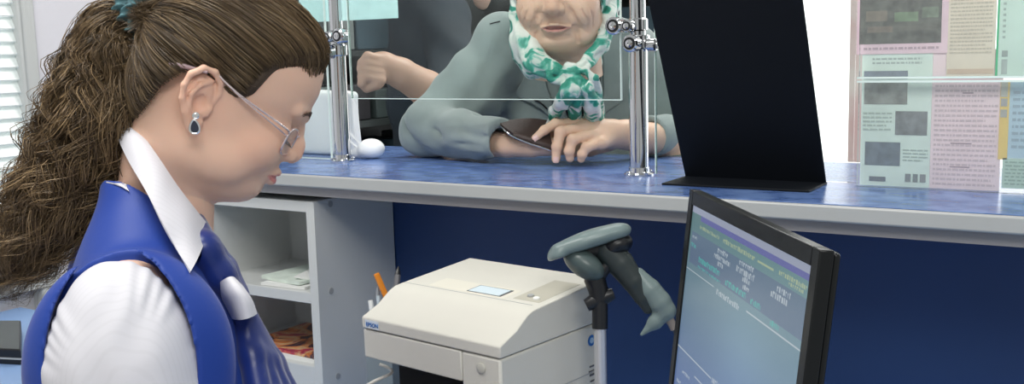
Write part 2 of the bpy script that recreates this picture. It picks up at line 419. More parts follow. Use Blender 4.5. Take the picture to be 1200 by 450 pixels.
# ================================================================ posts and glass
def post(x, base_r, name_label, mirror=1):
    t = empty('partition_post', (x, GY, TZ), name_label, 'post')
    f = MB().lathe((x, GY, TZ), (0, 0, 1), [(.024, 0), (.024, .002), (.017, .004), (.0165, .012), (.0148, .013)], 28)
    build('base_flange', f, m_chrome, t, smooth=30)
    for k in range(4):
        a = math.pi/4+k*math.pi/2+.2
        q = (x+.0205*math.cos(a), GY+.0205*math.sin(a), TZ+.002)
        build('bolt', MB().lathe(q, (0, 0, 1), [(.004, 0), (.004, .003), (.0025, .0045)], 12), m_chrome, t, smooth=30)
    zc = 1.31
    build('lower_tube', MB().cyl((x, GY, TZ+.012), (x, GY, zc+.012), .0152, 40), m_chrome, t, smooth=30)
    build('upper_tube', MB().cyl((x, GY, zc+.012), (x, GY, 1.75), .0125, 40), m_chrome, t, smooth=30)
    # clamps
    def clamp(cx, cy, cz, ax, ln, r=.0125):
        ax = np.array(ax, float)
        c = build('glass_clamp', MB().lathe(np.array((cx, cy, cz))-ax*ln/2, ax, [(r*.8, 0), (r, .002), (r, ln-.002), (r*.8, ln)], 28), m_chrome, t, smooth=30)
        e_ = np.array((cx, cy, cz))+ax*ln/2
        build('seal_ring', MB().lathe(e_, ax, [(r*.72, -.0015), (r*.72, .0006)], 24), m_black, c, smooth=30)
        build('screw', MB().lathe(e_, ax, [(r*.5, 0), (r*.46, .0015), (r*.2, .0022), (r*.18, .001)], 20), m_chrome, c, smooth=30)
    build('collar_block', MB().lathe((x, GY, zc-.010), (0, 0, 1), [(.0175, 0), (.019, .002), (.019, .02), (.0175, .022)], 32), m_chrome, t, smooth=30)
    clamp(x+.002*mirror, GY-.026, zc-.001, (0, -1, 0), .02, .0135)
    build('collar_block', MB().lathe((x, GY, zc+.018), (0, 0, 1), [(.0135, 0), (.016, .002), (.016, .018), (.0135, .02)], 32), m_chrome, t, smooth=30)
    clamp(x-.028*mirror, GY-.02, zc+.027, (0, -1, 0), .024, .014)
    clamp(x-.004*mirror, GY-.026, zc+.026, (0, -1, 0), .016, .010)
    build('clamp_arm', MB().box(min(x, x-.028*mirror)-.002, max(x, x-.028*mirror)+.002, GY-.014, GY+.004, zc+.018, zc+.036), m_chrome, t, bevel=.003)
    clamp(x+.026*mirror, GY-.004, zc-.004, (mirror*1., 0, 0), .016, .010)
    return t
xl = hit(402, 188, 1, GY)[0]; xr = hit(749, 205, 1, GY)[0]
post(xl, .0135, 'chrome glass partition post behind the young clerk, beside the white bag', -1)
post(xr, .0135, 'chrome glass partition post between the older woman and the black board', 1)
def pane(name, x0, x1, z0, z1, label, y=GY, sides='lb', th=.005):
    g = empty(name, ((x0+x1)/2, y, z0), label, 'glass')
    build('pane', MB().box(x0, x1, y-th/2, y+th/2, z0, z1), m_acr if 'acrylic' in name else m_glass, g)
    e = MB(); w = .0028 if 'acrylic' in name else .0013
    if 'l' in sides: e.box(x0-w, x0, y-th/2, y+th/2, z0, z1)
    if 'r' in sides: e.box(x1, x1+w, y-th/2, y+th/2, z0, z1)
    if 'b' in sides: e.box(x0-w, x1+w, y-th/2, y+th/2, z0-w, z0)
    if 't' in sides: e.box(x0-w, x1+w, y-th/2, y+th/2, z1, z1+w)
    build('polished_edge', e, m_gedge, g)
    return g
cy_ = GY-.019
a = hit(413, 115, 1, cy_); c = hit(728, 117, 1, cy_)
pane('glass_pane', a[0], c[0], a[2], 1.75, 'clear glass pane hung between the two chrome posts', y=cy_, sides='lrb')
a = hit(387, 150, 1, GY); pane('glass_pane', -1.70, a[0], TZ+.003, 1.75, 'clear glass pane left of the left post in front of the white bag', sides='lrb')
a = hit(769, 150, 1, GY); c = hit(1006, 150, 1, GY)
pane('glass_pane', a[0], c[0]-.006, TZ+.003, 1.75, 'clear glass pane behind the black board', sides='l')
AY = GY-.012
a = hit(1007, 93, 1, AY); bz = hit(1100, 223.5, 1, AY)[2]
zj = hit(1100, 93, 1, AY)[2]
pane('acrylic_panel', a[0], .62, TZ, zj-.004, 'clear acrylic sheet covering the lower row of notices', y=AY, sides='bt')
pane('acrylic_panel', a[0], .62, zj+.004, 1.75, 'clear acrylic sheet covering the upper row of notices', y=AY, sides='b')
# ================================================================ notices
PY = GY+.004
def notice(name, px0, px1, py0, py1, col, label, yoff=0, items=(), cat='notice', group=None, th=.0008):
    y = PY+yoff
    a = hit(px0, (py0+py1)/2, 1, y)[0]; c = hit(px1, (py0+py1)/2, 1, y)[0]
    z0 = hit((px0+px1)/2, py1, 1, y)[2]; z1 = hit((px0+px1)/2, py0, 1, y)[2]
    root = empty(name, ((a+c)/2, y, z0), label, cat, group)
    build('paper', MB().box(a, c, y, y+th, z0, z1), mat('paper_'+name, tuple(min(.9, c*1.28) for c in col), .6, var=.05, vscale=25), root)
    k = 0
    for (kind, u0, u1, v0, v1, cc, *ex) in items:
        k += 1; yy = y-.0004-.00005*k
        X = lambda u: a+(c-a)*u
        ZZ = lambda v: z1+(z0-z1)*v
        if kind == 'box':
            mm = mat('print', cc, .5, var=ex[0] if ex else .0, vscale=60)
            build('printed_picture', MB().box(X(u0), X(u1), yy, yy+.0003, ZZ(v1), ZZ(v0)), mm, root)
        else:  # lines of illegible small print, word-like marks
            n = ex[0]; q = MB(); lh = (v1-v0)/n
            for i in range(n):
                u = u0; end = u1-(random.random()*.25*(u1-u0) if i % 4 == 3 else 0)
                while u < end:
                    w = random.uniform(.02, .085)*(1 if (u1-u0) > .5 else 1.5); ue = min(u+w, end)
                    q.box(X(u), X(ue), yy, yy+.0002, ZZ(v0+lh*(i+.62)), ZZ(v0+lh*(i+.2))); u = ue+.016
            build('small_print', q, mat('print', cc, .6), root)
    return root
GR = (.22, .21, .20)
notice('notice_sheet', 1005, 1112, -60, 63, (.66, .50, .56), 'pink framed sheet with a large dark photograph, top left of the notices', -.0012,
       [('box', .03, .93, 0, .90, (.09, .095, .08), .5), ('lines', .08, .92, .925, .975, (.5, .36, .42), 1),
        ('box', .1, .34, .58, .68, (.20, .17, .13), .2), ('box', .42, .68, .60, .69, (.16, .24, .14), .3), ('box', .72, .9, .56, .66, (.16, .21, .15), .3),
        ('box', .12, .40, .73, .79, (.17, .14, .11), .3), ('box', .46, .88, .73, .78, (.12, .12, .10), .3)])
notice('notice_sheet', 1009, 1091, 62, 221, (.56, .67, .61), 'pale green sheet with three grey pictures, lower left of the notices', 0,
       [('lines', .15, .85, .03, .09, (.42, .50, .47), 2), ('box', .03, .66, .13, .19, (.20, .24, .30), .1), ('box', .04, .66, .21, .375, (.25, .27, .25), .3), ('box', .50, .95, .425, .60, (.19, .21, .22), .3),
        ('lines', .03, .45, .43, .58, (.45, .55, .50), 5), ('box', .07, .58, .655, .83, (.13, .17, .21), .25), ('lines', .62, .97, .70, .80, (.40, .50, .46), 4),
        ('box', .14, .38, .915, .95, (.13, .16, .2)), ('box', .66, .74, .885, .945, (.22, .25, .26)), ('box', .77, .84, .885, .945, (.2, .24, .25)), ('box', .87, .95, .885, .945, (.25, .27, .28))])
notice('notice_sheet', 1090, 1174, 58, 223, (.70, .57, .60), 'pink sheet covered with lines of small print beside the pale green sheet', .0012,
       [('lines', .06, .94, .24, .98, (.64, .52, .56), 21), ('box', .45, .6, .30, .31, (.4, .3, .35)), ('box', .3, .6, .66, .668, (.4, .3, .35)), ('box', .3, .58, .83, .838, (.4, .3, .35))])
notice('notice_sheet', 1111, 1168, -60, 91, (.62, .56, .46), 'aged beige sheet with dense print in the upper row of notices', -.0006,
       [('lines', .06, .94, .05, .82, (.56, .51, .41), 26), ('box', .02, .98, .93, .97, (.64, .50, .38), .05)])
gs = notice('notice_sheet', 1169, 1290, -60, 91, (.50, .64, .57), 'green bordered pale sheet at the top right of the notices', 0,
       [('box', 0, .022, 0, 1, (.02, .50, .20)), ('lines', .06, .09, .3, .7, (.4, .5, .46), 9), ('box', .06, .12, .78, .83, (.33, .40, .38), .1), ('box', .06, .12, .85, .97, (.40, .48, .46), .1)])
notice('notice_sheet', 1171, 1182, 95, 187, (.68, .50, .14), 'narrow yellow strip with pale print on the right of the pink sheet', 0,
       [('box', .05, .8, 0, .20, (.58, .58, .50)), ('box', .1, .8, .22, .32, (.42, .42, .40)), ('box', .1, .8, .36, .46, (.45, .45, .40))])
notice('notice_sheet', 1181, 1290, 96, 187, (.38, .52, .60), 'blue grey sheet in the lower row at the right end of the notices', .0004,
       [('lines', .05, .9, .1, .9, (.34, .46, .54), 9)])
notice('notice_sheet', 1174, 1290, 187, 223, (.40, .54, .46), 'green sheet with fine print at the bottom right of the notices', 0,
       [('lines', .03, .95, .08, .92, (.32, .46, .38), 7)])
notice('notice_sheet', 349, 465, -60, 24, (.48, .78, .80), 'plain pale cyan sheet fixed to the glass behind the left post', .0)

# ================================================================ black board on the counter
A_ = np.array([-.609, 1.482, TZ]); B_ = np.array([-.395, 1.482, TZ])
tpL = hit(758, 0, 0, -.612)
up = (tpL-A_)
up = np.array([0, up[1], up[2]])
k = 1.12
bb = empty('tilted_board_stand', (-.5, 1.44, TZ), 'large plain black board leaning over its flat foot on the counter', 'stand')
n_ = np.cross((1, 0, 0), up); n_ /= np.linalg.norm(n_)
b0 = A_+np.array([0, 0, .003]); 
build('board', MB().obox(b0, (.216, 0, 0), up*k, n_*.004), m_board, bb, bevel=.0008)
build('foot', MB().box(-.611, -.393, 1.392, 1.486, TZ, TZ+.003), m_board, bb, bevel=.0008)

# ================================================================ printer
PA = np.array([-.633, .973]); PD = np.array([-.9903, .1385]); PT = np.array([.1385, .9903]); PW, PL = .238, .215
def pp(w, t, z): return np.array([*(PA+PD*w+PT*t), z])
pr = empty('receipt_printer', (*((PA+PD*PW/2+PT*PL/2)), DZ), 'off white receipt printer with sloping lid on the desk beside the scanner', 'printer')
SE = .9475
def pbox(w0, w1, t0, t1, z0, z1): return MB().obox(pp(w0, t0, z0), pp(w1, t0, z0)-pp(w0, t0, z0), pp(w0, t1, z0)-pp(w0, t0, z0), (0, 0, z1-z0))
# body with a front opening
LWZ = SE-.036
bm_ = MB()
bm_.obox(pp(0, 0, DZ+.008), pp(.062, 0, 0)-pp(0, 0, 0), pp(0, PL, 0)-pp(0, 0, 0), (0, 0, SE-.0015-DZ-.008))
build('side_housing', bm_, m_beige, pr, bevel=.003)
build('front_fascia', pbox(.0627, PW, 0, .03, SE-.040, SE-.0015), m_beige, pr, bevel=.002)
build('rear_housing', pbox(.0627, PW, .0302, PL, SE-.040, SE-.0015), m_beige, pr, bevel=.002)
build('left_housing', pbox(PW-.012, PW, .10, PL, DZ+.008, SE-.0405), m_beige, pr, bevel=.002)
build('slip_throat', pbox(.0627, PW-.0122, .05, PL-.01, DZ+.03, SE-.0405), m_dark, pr)
build('base', pbox(.0, PW, .02, PL, DZ, DZ+.03), m_beige, pr, bevel=.002)
build('slip_table', pbox(.0627, PW-.006, .035, .10, SE-.135, SE-.128), m_dark, pr, bevel=.001)
# lid : side profile swept across the width
prof = [(0, SE), (0, SE+.0145), (.004, SE+.0165), (.03, SE+.0265), (.042, SE+.0345), (.052, SE+.041), (.062, SE+.0445), (.075, SE+.046), (PL, SE+.056), (PL, SE)]
lid = build('lid', MB().prism([pp(-.001, t-.001, z) for t, z in prof], PD_ := np.array([*(PD*(PW+.002)), 0])), m_beige, pr, bevel=.0018, seg=3)
# crease between lid and rear cover
def lz(t):
    return np.interp(t, [p[0] for p in prof[1:-1]], [p[1] for p in prof[1:-1]])
def onlid(w0, w1, t0, t1, dz, th):
    a, b_, c_, d_ = pp(w0, t0, lz(t0)+dz), pp(w1, t0, lz(t0)+dz), pp(w1, t1, lz(t1)+dz), pp(w0, t1, lz(t1)+dz)
    return MB().hexa([p-np.array([0, 0, th]) for p in (a, b_, c_, d_)]+[a, b_, c_, d_])
build('seam', onlid(.012, PW-.001, .0765, .0777, .0003, .001), m_cap, lid)
build('control_recess', onlid(.010, .052, .088, .175, .0006, .0012), m_beige2, lid, bevel=.0004)
for w, t in ((.022, .098), (.036, .104)):
    build('button', MB().lathe(pp(w, t, lz(t)+.0004), (0, 0, 1), [(.0045, 0), (.0045, .002), (.003, .003)], 18), m_cap if w > .03 else m_pap2, lid, smooth=30)
build('label_recess', onlid(.062, .195, .082, .118, .0006, .0012), mat('printer_cover', (.66, .635, .55), .45), lid, bevel=.0004)
fr = onlid(.070, .128, .0845, .112, .0012, .0014); build('window_frame', fr, m_ink, lid, bevel=.0003)
build('window', onlid(.073, .125, .0850, .109, .0018, .001), mat('pale_window', (.62, .72, .78), .2), lid)
fb = MB().lathe(pp(.030, -.0005, SE-.0165), (*(-PT), 0), [(.0068, 0), (.0066, .0012), (.0055, .0018)], 26)
build('power_button', fb, mat('button_grey', (.50, .49, .43), .4), pr, smooth=30)
def text(body, size, origin, ux, uz, m, parent, name, ext=.0003):
    cu = bpy.data.curves.new(name, 'FONT'); cu.body = body; cu.size = size; cu.extrude = ext
    t = bpy.data.objects.new('t', cu); C.objects.link(t)
    dg = bpy.context.evaluated_depsgraph_get(); me = bpy.data.meshes.new_from_object(t.evaluated_get(dg))
    bpy.data.objects.remove(t)
    ux = np.array(ux, float); uz = np.array(uz, float); n = np.cross(ux, uz)
    V = np.zeros(len(me.vertices)*3); me.vertices.foreach_get('co', V); V = V.reshape(-1, 3)
    W = np.array(origin)+V[:, :1]*ux+V[:, 1:2]*uz+V[:, 2:3]*n-(wloc(parent) if parent else 0)
    me.vertices.foreach_set('co', W.ravel().astype(np.float32)); me.update(); me.materials.clear(); me.materials.append(m)
    o = bpy.data.objects.new(name, me); finish(o, parent); return o
ux = np.array([*(-PD), 0])
build('badge', MB().obox(pp(PW-.006, -.0012, SE+.0015), ux*.026, np.array([*(-PT), 0])*.0006, (0, 0, .011)), mat('badge_plate', (.60, .66, .72), .4), lid, bevel=.0002)
text('EPSON', .0075, pp(PW-.0085, -.0022, SE+.0042), ux, (0, 0, 1), m_logo, lid, 'brand_lettering')
# side sticker and small print on the right side
sd = MB(); 
for (t, z, w, h) in ((.178, SE-.058, .014, .0022), (.176, SE-.064, .018, .0016), (.178, SE-.070, .013, .003), (.179, SE-.078, .010, .002)):
    sd.obox(pp(-.0006, t, z), np.array([*PT, 0])*w, np.array([*PD, 0])*.001, (0, 0, h))
build('side_print', sd, m_ink, pr)
build('round_sticker', MB().lathe(pp(0, .183, SE-.022), (*(-PD), 0), [(.0075, 0), (.0075, .0006)], 24), m_logo, pr, smooth=30)
build('sticker_mark', MB().lathe(pp(-.0006, .183, SE-.022), (*(-PD), 0), [(.004, 0), (.004, .0004)], 20), mat('sticker_pale', (.35, .5, .66), .5), pr, smooth=30)
build('side_seam', MB().obox(pp(-.0004, .0, SE-.066), np.array([*PT, 0])*PL, np.array([*PD, 0])*.001, (0, 0, .0012)), m_cap, pr)

# pencil cup behind the printer
cx, cyy = P(454, 385, 1.62)[:2]; fz = P(460, 397, 1.61)[2]
cu_ = empty('pen_holder', (cx, cyy, DZ), 'grey plastic pen holder wedged between shelf unit and printer', 'holder')
m_gp = mat('grey_plastic', (.20, .24, .26), .35)
hz = P(449, 368, 1.62)[2]
q = MB()
for (x0, x1, y0_, y1_) in ((-.026, .026, -.024, -.022), (-.026, .026, .022, .024), (-.026, -.024, -.022, .022), (.024, .026, -.022, .022)): q.box(cx+x0, cx+x1, cyy+y0_, cyy+y1_, DZ, hz)
q.box(cx-.024, cx+.024, cyy-.022, cyy+.022, DZ, fz)
build('cup', q, m_gp, cu_)
def stick(name, px0, py0, px1, py1, d0, d1, r, m, label, cat, tip=None, n=6):
    b_ = P(px1, py1, d1); a = P(px0, py0, d0); a = b_+(a-b_)*((b_[2]-fz-.001)/(b_[2]-a[2]))
    t = empty(name, tuple(a), label, cat)
    build('barrel', MB().cyl(a, b_, r, n), m, t, smooth=20)
    ax = (b_-a)/np.linalg.norm(b_-a)
    if tip: build('tip', MB().lathe(b_, ax, [(r, 0), (r*.8, .006), (.0006, .014)], 10), tip, t, smooth=20)
    return t
m_or = mat('orange_plastic', (.80, .27, .03), .35)
stick('pencil', 461, 368, 441, 321, 1.615, 1.60, .005, m_or, 'orange pencil leaning left out of the grey holder', 'pencil', None)
stick('pen', 460, 380, 466, 322, 1.63, 1.65, .005, mat('dark_grey', (.12, .12, .13), .4), 'dark grey pen standing behind the orange pencil', 'pen', m_black)
stick('pen', 447, 400, 443, 346, 1.61, 1.60, .0032, mat('pale_pen', (.55, .62, .66), .25), 'thin pale pen upright at the left of the grey holder', 'pen', m_steel)
stick('pen', 441, 400, 434, 352, 1.60, 1.60, .004, m_pap2, 'short white pen at the left edge of the grey holder', 'pen', None)
build('slip_guide', MB().tube(linew([P(424, 455, 1.36), P(440, 446, 1.365), P(459, 437, 1.375), P(455, 431, 1.385), P(445, 427, 1.39)], 16), .0022, 8), m_beige, pr, smooth=True)

# ================================================================ scanner on stand
SD = 1.27
def S(px, py, dd=0): return P(px, py, SD+dd)
def fbox(pts, pad): p = np.array(pts); return p.min(0)-pad, p.max(0)+pad
m_shell = mat('scanner_shell', (.15, .20, .20), .36, bump=.03, bscale=400)
m_sdark = mat('scanner_dark', (.024, .033, .034), .42, bump=.03, bscale=400)
hb = hit(703, 470, 1, S(703, 450)[1])
sc_ = empty('barcode_scanner', tuple(S(705, 330)), 'grey and black handheld barcode scanner resting in the stand beside the monitor', 'scanner')
px = 1.27/1200
lo, hi = fbox([S(640, 255, -.03), S(740, 330, .04), S(640, 330), S(740, 255)], .02)
nz_ = -ray(700, 300)/np.linalg.norm(ray(700, 300))          # towards the viewer side
ax_h = S(735, 270)-S(650, 297); ax_h /= np.linalg.norm(ax_h)
ax_n = np.cross(ax_h, nz_); ax_n /= np.linalg.norm(ax_n); 
if ax_n[2] < 0: ax_n = -ax_n
ax_s = np.cross(ax_n, ax_h)
f = Fld(lo, hi, .0011)
f.add(f.ell(S(694, 281), (.049, .028, .0135), (ax_h, ax_s, ax_n)))
f.add(f.ell(S(722, 273), (.018, .021, .010), (ax_h, ax_s, ax_n)), .006)
f.add(f.rbox(S(668, 289), (.022, .026, .008), .007, (ax_h, ax_s, ax_n)), .006)
f.add(f.ell(S(654, 300, -.006), (.0135, .021, .012), (ax_h, ax_s, ax_n)), .006)
f.sub(f.rbox(S(694, 303), (.07, .05, .0125), .002, (ax_h, ax_s, ax_n)), .002)
V, F = f.nets(); npobj('top_shell', relax(V, F, 2), [F], m_shell, sc_)
f = Fld(lo, hi, .0011)
ax2 = S(706, 322)-S(668, 296); ax2 /= np.linalg.norm(ax2)
an = np.cross(ax2, nz_); an /= np.linalg.norm(an)
f.add(f.ell(S(684, 309, -.004), (.0285, .0165, .022), (ax2, an, nz_)))
V, F = f.nets(); npobj('scan_hood', relax(V, F, 2), [F], mat('scanner_hood', (.06, .085, .085), .33), sc_)
f = Fld(lo, hi, .0012)
f.add(f.chain([S(676, 296, .004), S(705, 290, .006), S(730, 284, .004)], [.012, .0155, .011], .006))
f.add(f.ell(S(722, 287, 0), (.02, .02, .013), (ax_h, ax_s, ax_n)), .005)
V, F = f.nets(); npobj('head_underside', relax(V, F, 1), [F], m_black, sc_)
lo, hi = fbox([S(700, 280, -.02), S(795, 400, .03), S(700, 400), S(795, 280)], .012)
f = Fld(lo, hi, .0012)
f.add(f.chain([S(712, 293, .002), S(727, 309, .002), S(742, 329, 0), S(753, 348, 0), S(759, 362, 0)], [.0175, .0172, .0145, .011, .0065], .0015))
f.sub(f.rbox(S(790, 318), (.0295, .05, .03), .004, ((S(758, 318)-S(790, 366)), (S(790, 366)-S(758, 318))*0+ax_s*1, np.cross(S(758, 318)-S(790, 366), ax_s))), .004) if False else None
V, F = f.nets(); npobj('handle', relax(V, F, 2), [F], m_sdark, sc_)
# lighter rear shell that runs down the back of the handle to a pointed toe
f = Fld(lo, hi, .0012)
f.add(f.chain([S(748, 322, -.001), S(761, 339, -.001), S(773, 354, -.001), S(780, 364, -.001)], [.0090, .0140, .0145, .0125], .0015))
f.add(f.chain([S(780, 364, 0), S(768, 377, 0), S(752, 392, 0)], [.0105, .0085, .0022], .006), .006)
V, F = f.nets(); npobj('rear_shell', relax(V, F, 2), [F], m_shell, sc_)
build('strain_relief', MB().tube([S(783, 372), S(787, 379), S(790, 386)], [.0062, .0052, .0045], 12), mat('relief', (.25, .22, .2), .5), sc_, smooth=True)
cb = MB().tube(linew([S(789, 384), S(796, 402, .03), S(800, 440, .06), P(806, 500, 1.36), hit(800, 560, 2, DZ+.004)], 24), .0028, 8)
build('cable', cb, m_black, sc_, smooth=True)
st = empty('scanner_stand', (hb[0], hb[1], DZ), 'upright metal scanner stand with black joint between printer and monitor', 'stand')
pz = S(703, 383); 
build('base_plate', MB().lathe((pz[0], pz[1], DZ), (0, 0, 1), [(.04, 0), (.04, .006), (.036, .010), (.012, .012)], 36), m_black, st, smooth=30)
build('pole', MB().cyl((pz[0], pz[1], DZ+.012), pz, .0078, 28), mat('satin_aluminium', (.62, .62, .64), .35, .7), st, smooth=30)
j = MB().cyl(pz-np.array([0, 0, .002]), S(703, 352), .0098, 24)
j.tube([S(687, 358), S(695, 354), S(710, 347), S(719, 344)], [.0075, .010, .010, .007], 14)
j.tube([S(703, 352), S(701, 340), S(697, 327), S(696, 318)], [.011, .0125, .0135, .012], 16)
j.tube([S(694, 334), S(703, 322), S(716, 303)], [.010, .009, .008], 12)
build('swivel_joint', j, m_black, st, smooth=True)

# ================================================================ monitor
d1_ = .765
nA = P(961, 293, d1_); fA = P(808, 217, 1.10)
fA[2] = nA[2]
u_ = (fA-nA); MWd = np.linalg.norm(u_); u_ /= MWd                   # near -> far
n0 = np.array([u_[1], -u_[0], 0.]);
if n0@(CP-nA) < 0: n0 = -n0
ti = math.radians(6.5)
dn = np.array([0, 0, -1.])*math.cos(ti)+n0*math.sin(ti)              # down along the screen
nn = n0*math.cos(ti)+np.array([0, 0, 1.])*math.sin(ti)
MH = .292
def mp_(s, t, o=0): return nA+u_*(MWd*(1-s))+dn*(MH*t)+nn*o          # s 0 far/left .. 1 near/right
base = mp_(.5, 1)-nn*.06; base[2] = DZ
mo = empty('computer_monitor', tuple(base), 'black flat computer monitor angled toward the clerk showing a data form', 'monitor')
m_bez = mat('monitor_bezel', (.005, .006, .0065), .3, spec=.35)
bz_s = .040; bz_t = .052
q = MB()
def mbox(s0, s1, t0, t1, o0, o1): return MB().obox(mp_(s0, t0, o0), mp_(s1, t0, o0)-mp_(s0, t0, o0), mp_(s0, t1, o0)-mp_(s0, t0, o0), nn*(o1-o0))
for a in ((0, bz_s, 0, 1), (1-bz_s, 1, 0, 1), (bz_s, 1-bz_s, 0, bz_t), (bz_s, 1-bz_s, 1-.075, 1)):
    x = mbox(*a, -.012, 0); q.add(x.v, x.f)
build('bezel', q, m_bez, mo, bevel=.0012)
build('rear_case', mbox(.006, .994, .006, .994, -.019, -.012), m_bez, mo, bevel=.006, seg=4)
build('rear_bulge', mbox(.25, .75, .3, .9, -.045, -.019), m_black, mo, bevel=.01, seg=3)
build('neck', MB().obox(mp_(.42, .7, -.07), mp_(.58, .7, -.07)-mp_(.42, .7, -.07), nn*.025, (0, 0, DZ+.01-mp_(.42, .7, -.07)[2])), m_black, mo, bevel=.004)
build('foot', MB().lathe((base[0], base[1], DZ), (0, 0, 1), [(.105, 0), (.105, .006), (.09, .014), (.03, .02)], 40), m_black, mo, smooth=30)
# screen : emissive, blue below and greenish towards the top
ms = bpy.data.materials.new('lit_screen'); ms.use_nodes = True; nt = ms.node_tree; bs = nt.nodes['Principled BSDF']
at = nt.nodes.new('ShaderNodeVertexColor'); at.layer_name = 'Col'
bs.inputs['Base Color'].default_value = (.02, .02, .025, 1); bs.inputs['Roughness'].default_value = .25
nt.links.new(at.outputs[0], bs.inputs['Emission Color']); bs.inputs['Emission Strength'].default_value = 1.0
GU, GV = 420, 520
U_, V_ = np.meshgrid(np.linspace(0, 1, GU+1), np.linspace(0, 1, GV+1), indexing='ij')
top = np.array((.100, .205, .205)); midc = np.array((.150, .240, .320)); low = np.array((.105, .175, .370))
w1_ = np.clip(V_/.4, 0, 1)[..., None]; w2c = np.clip((V_-.4)/.35, 0, 1)[..., None]
Cs = (top*(1-w1_)+midc*w1_)*(1-w2c)+low*w2c
Cs *= (1+.22*np.exp(-((U_-.6)**2+(V_-.42)**2)/.05)*1.0)[..., None]*(.82+.22*U_)[..., None]
def paint(u0, u1, v0, v1, c, a=1.):
    m = ((U_ >= u0) & (U_ < u1) & (V_ >= v0) & (V_ < v1))[..., None]*a
    Cs[:] = Cs*(1-m)+np.array(c)*m
paint(.02, 1, .105, .235, (.075, .095, .20), .55); paint(0, 1, 0, .028, (.26, .29, .38)); paint(.1, 1, .028, .05, (.10, .11, .30))
def marks(rows, col, a=.75):
    for (s0, s1, v, h, kind) in rows:
        if kind == 'line': paint(s0, s1, v, v+max(h, .005), col, a); continue
        x = s0
        while x < s1:
            w = random.uniform(.006, .012); t_ = v+h*random.uniform(0, .3)
            if random.random() < .5: paint(x, min(x+w, s1), t_, v+h, col, a)
            else: paint(x, min(x+w, s1), t_, t_+h*.3, col, a); paint(x, min(x+w*.5, s1), t_, v+h, col, a)
            x += w+random.uniform(.003, .006)
marks([(.12, .34, .19, .022, 't'), (.40, .58, .205, .022, 't'), (.62, .70, .21, .022, 't'), (.02, .08, .15, .018, 't'), (.78, .84, .235, .02, 't'), (.12, .36, .225, .010, 't')], (.06, .40, .36))
marks([(.10, .30, .066, .014, 't'), (.34, .62, .064, .018, 't'), (.64, .76, .072, .007, 'line'), (.80, .99, .062, .018, 't'), (.87, .97, .082, .014, 't')], (.36, .43, .25))
marks([(.30, .40, .11, .020, 't'), (.27, .42, .135, .02, 't'), (.31, .36, .158, .02, 't'), (.50, .62, .105, .02, 't'), (.48, .63, .13, .022, 't'), (.54, .60, .155, .02, 't'), (.55, .60, .18, .02, 't'),
       (.80, .90, .115, .02, 't'), (.76, .88, .14, .022, 't'), (.03, .08, .12, .012, 't'), (.33, .54, .262, .022, 't'),
       (.0, .30, .262, .005, 'line'), (.60, 1, .262, .006, 'line'), (.0, .37, .60, .005, 'line'), (.38, .46, .59, .022, 't'), (.52, .58, .59, .022, 't'), (.61, .80, .585, .025, 't'), (.82, 1., .60, .006, 'line'),
       (.08, .16, .68, .014, 't'), (.03, .08, .735, .014, 't'), (.03, .1, .78, .014, 't'), (.04, .09, .83, .014, 't'),
       (.21, .40, .655, .004, 'line'), (.21, .36, .73, .006, 'line'), (.24, .37, .69, .016, 't'), (.40, .405, .655, .08, 'line'),
       (.52, .85, .69, .004, 'line'), (.52, .525, .69, .2, 'line'), (.56, .70, .72, .016, 't'), (.30, .305, .76, .2, 'line'),
       (.0, .32, .90, .008, 'line'), (.0, .32, .925, .008, 'line'), (.0, .32, .95, .008, 'line')], (.44, .50, .54))
Vs = nA+u_*((MWd*(1-(bz_s+(1-2*bz_s)*U_)))[..., None])+dn*((MH*(bz_t+(1-.075-bz_t)*V_))[..., None])-nn*.002
idx = np.arange((GU+1)*(GV+1)).reshape(GU+1, GV+1)
Fq = np.stack([idx[:-1, :-1], idx[1:, :-1], idx[1:, 1:], idx[:-1, 1:]], -1).reshape(-1, 4)
scr = npobj('screen', Vs.reshape(-1, 3), [Fq], ms, mo, colors=Cs.reshape(-1, 3))

# ================================================================ white bag and pouch on the customer side
m_bag = mat('white_plastic_film', (.88, .90, .91), .35, bump=.1, bscale=40)
f = Fld((-1.56, 1.50, 1.095), (-1.28, 1.66, 1.30), .002)
cA = hit(352, 188, 2, TZ); 
f.add(f.rbox((-1.435, 1.585, 1.165), (.075, .022, .066), .012))
f.noise(.003, 60, 3)
f.S = np.maximum(f.S, TZ+.0008-f.Z)
V, F = f.nets()
bg = empty('plastic_bag', (-1.43, 1.575, TZ), 'white carrier bag with loop handles standing behind the glass, beside left post', 'bag')
npobj('bag_body', relax(V, F, 1), [F], m_bag, bg)
dd = 1.585
def Yp(px_, py_, y=dd): return hit(px_, py_, 1, y)
build('loop_handle', MB().tube(linew([Yp(369, 136), Yp(368, 122), Yp(372, 112), Yp(380, 113), Yp(386, 124), Yp(390, 136)], 20), .0045, 8), m_bag, bg, smooth=True)
build('loop_handle', MB().tube(linew([Yp(374, 136, 1.60), Yp(380, 120, 1.60), Yp(388, 118, 1.6), Yp(394, 130, 1.6), Yp(398, 146, 1.60)], 20), .004, 8), m_bag, bg, smooth=True)
eg = hit(431, 186.5, 2, TZ)
po = empty('white_pouch', (eg[0], eg[1]+.01, TZ), 'small rounded white pouch with thin straps lying right of the left post', 'pouch')
f = Fld((eg[0]-.09, eg[1]-.04, 1.095), (eg[0]+.06, eg[1]+.06, 1.16), .0012)
f.add(f.ell((eg[0], eg[1]+.012, TZ+.0195), (.029, .022, .0195)))
f.add(f.cap((eg[0]-.05, eg[1]+.014, TZ+.008), (eg[0]-.015, eg[1]+.012, TZ+.012), .008, .012), .008)
f.S = np.maximum(f.S, TZ+.0006-f.Z)
V, F = f.nets(); npobj('pouch_body', relax(V, F, 2), [F], m_bag, po)
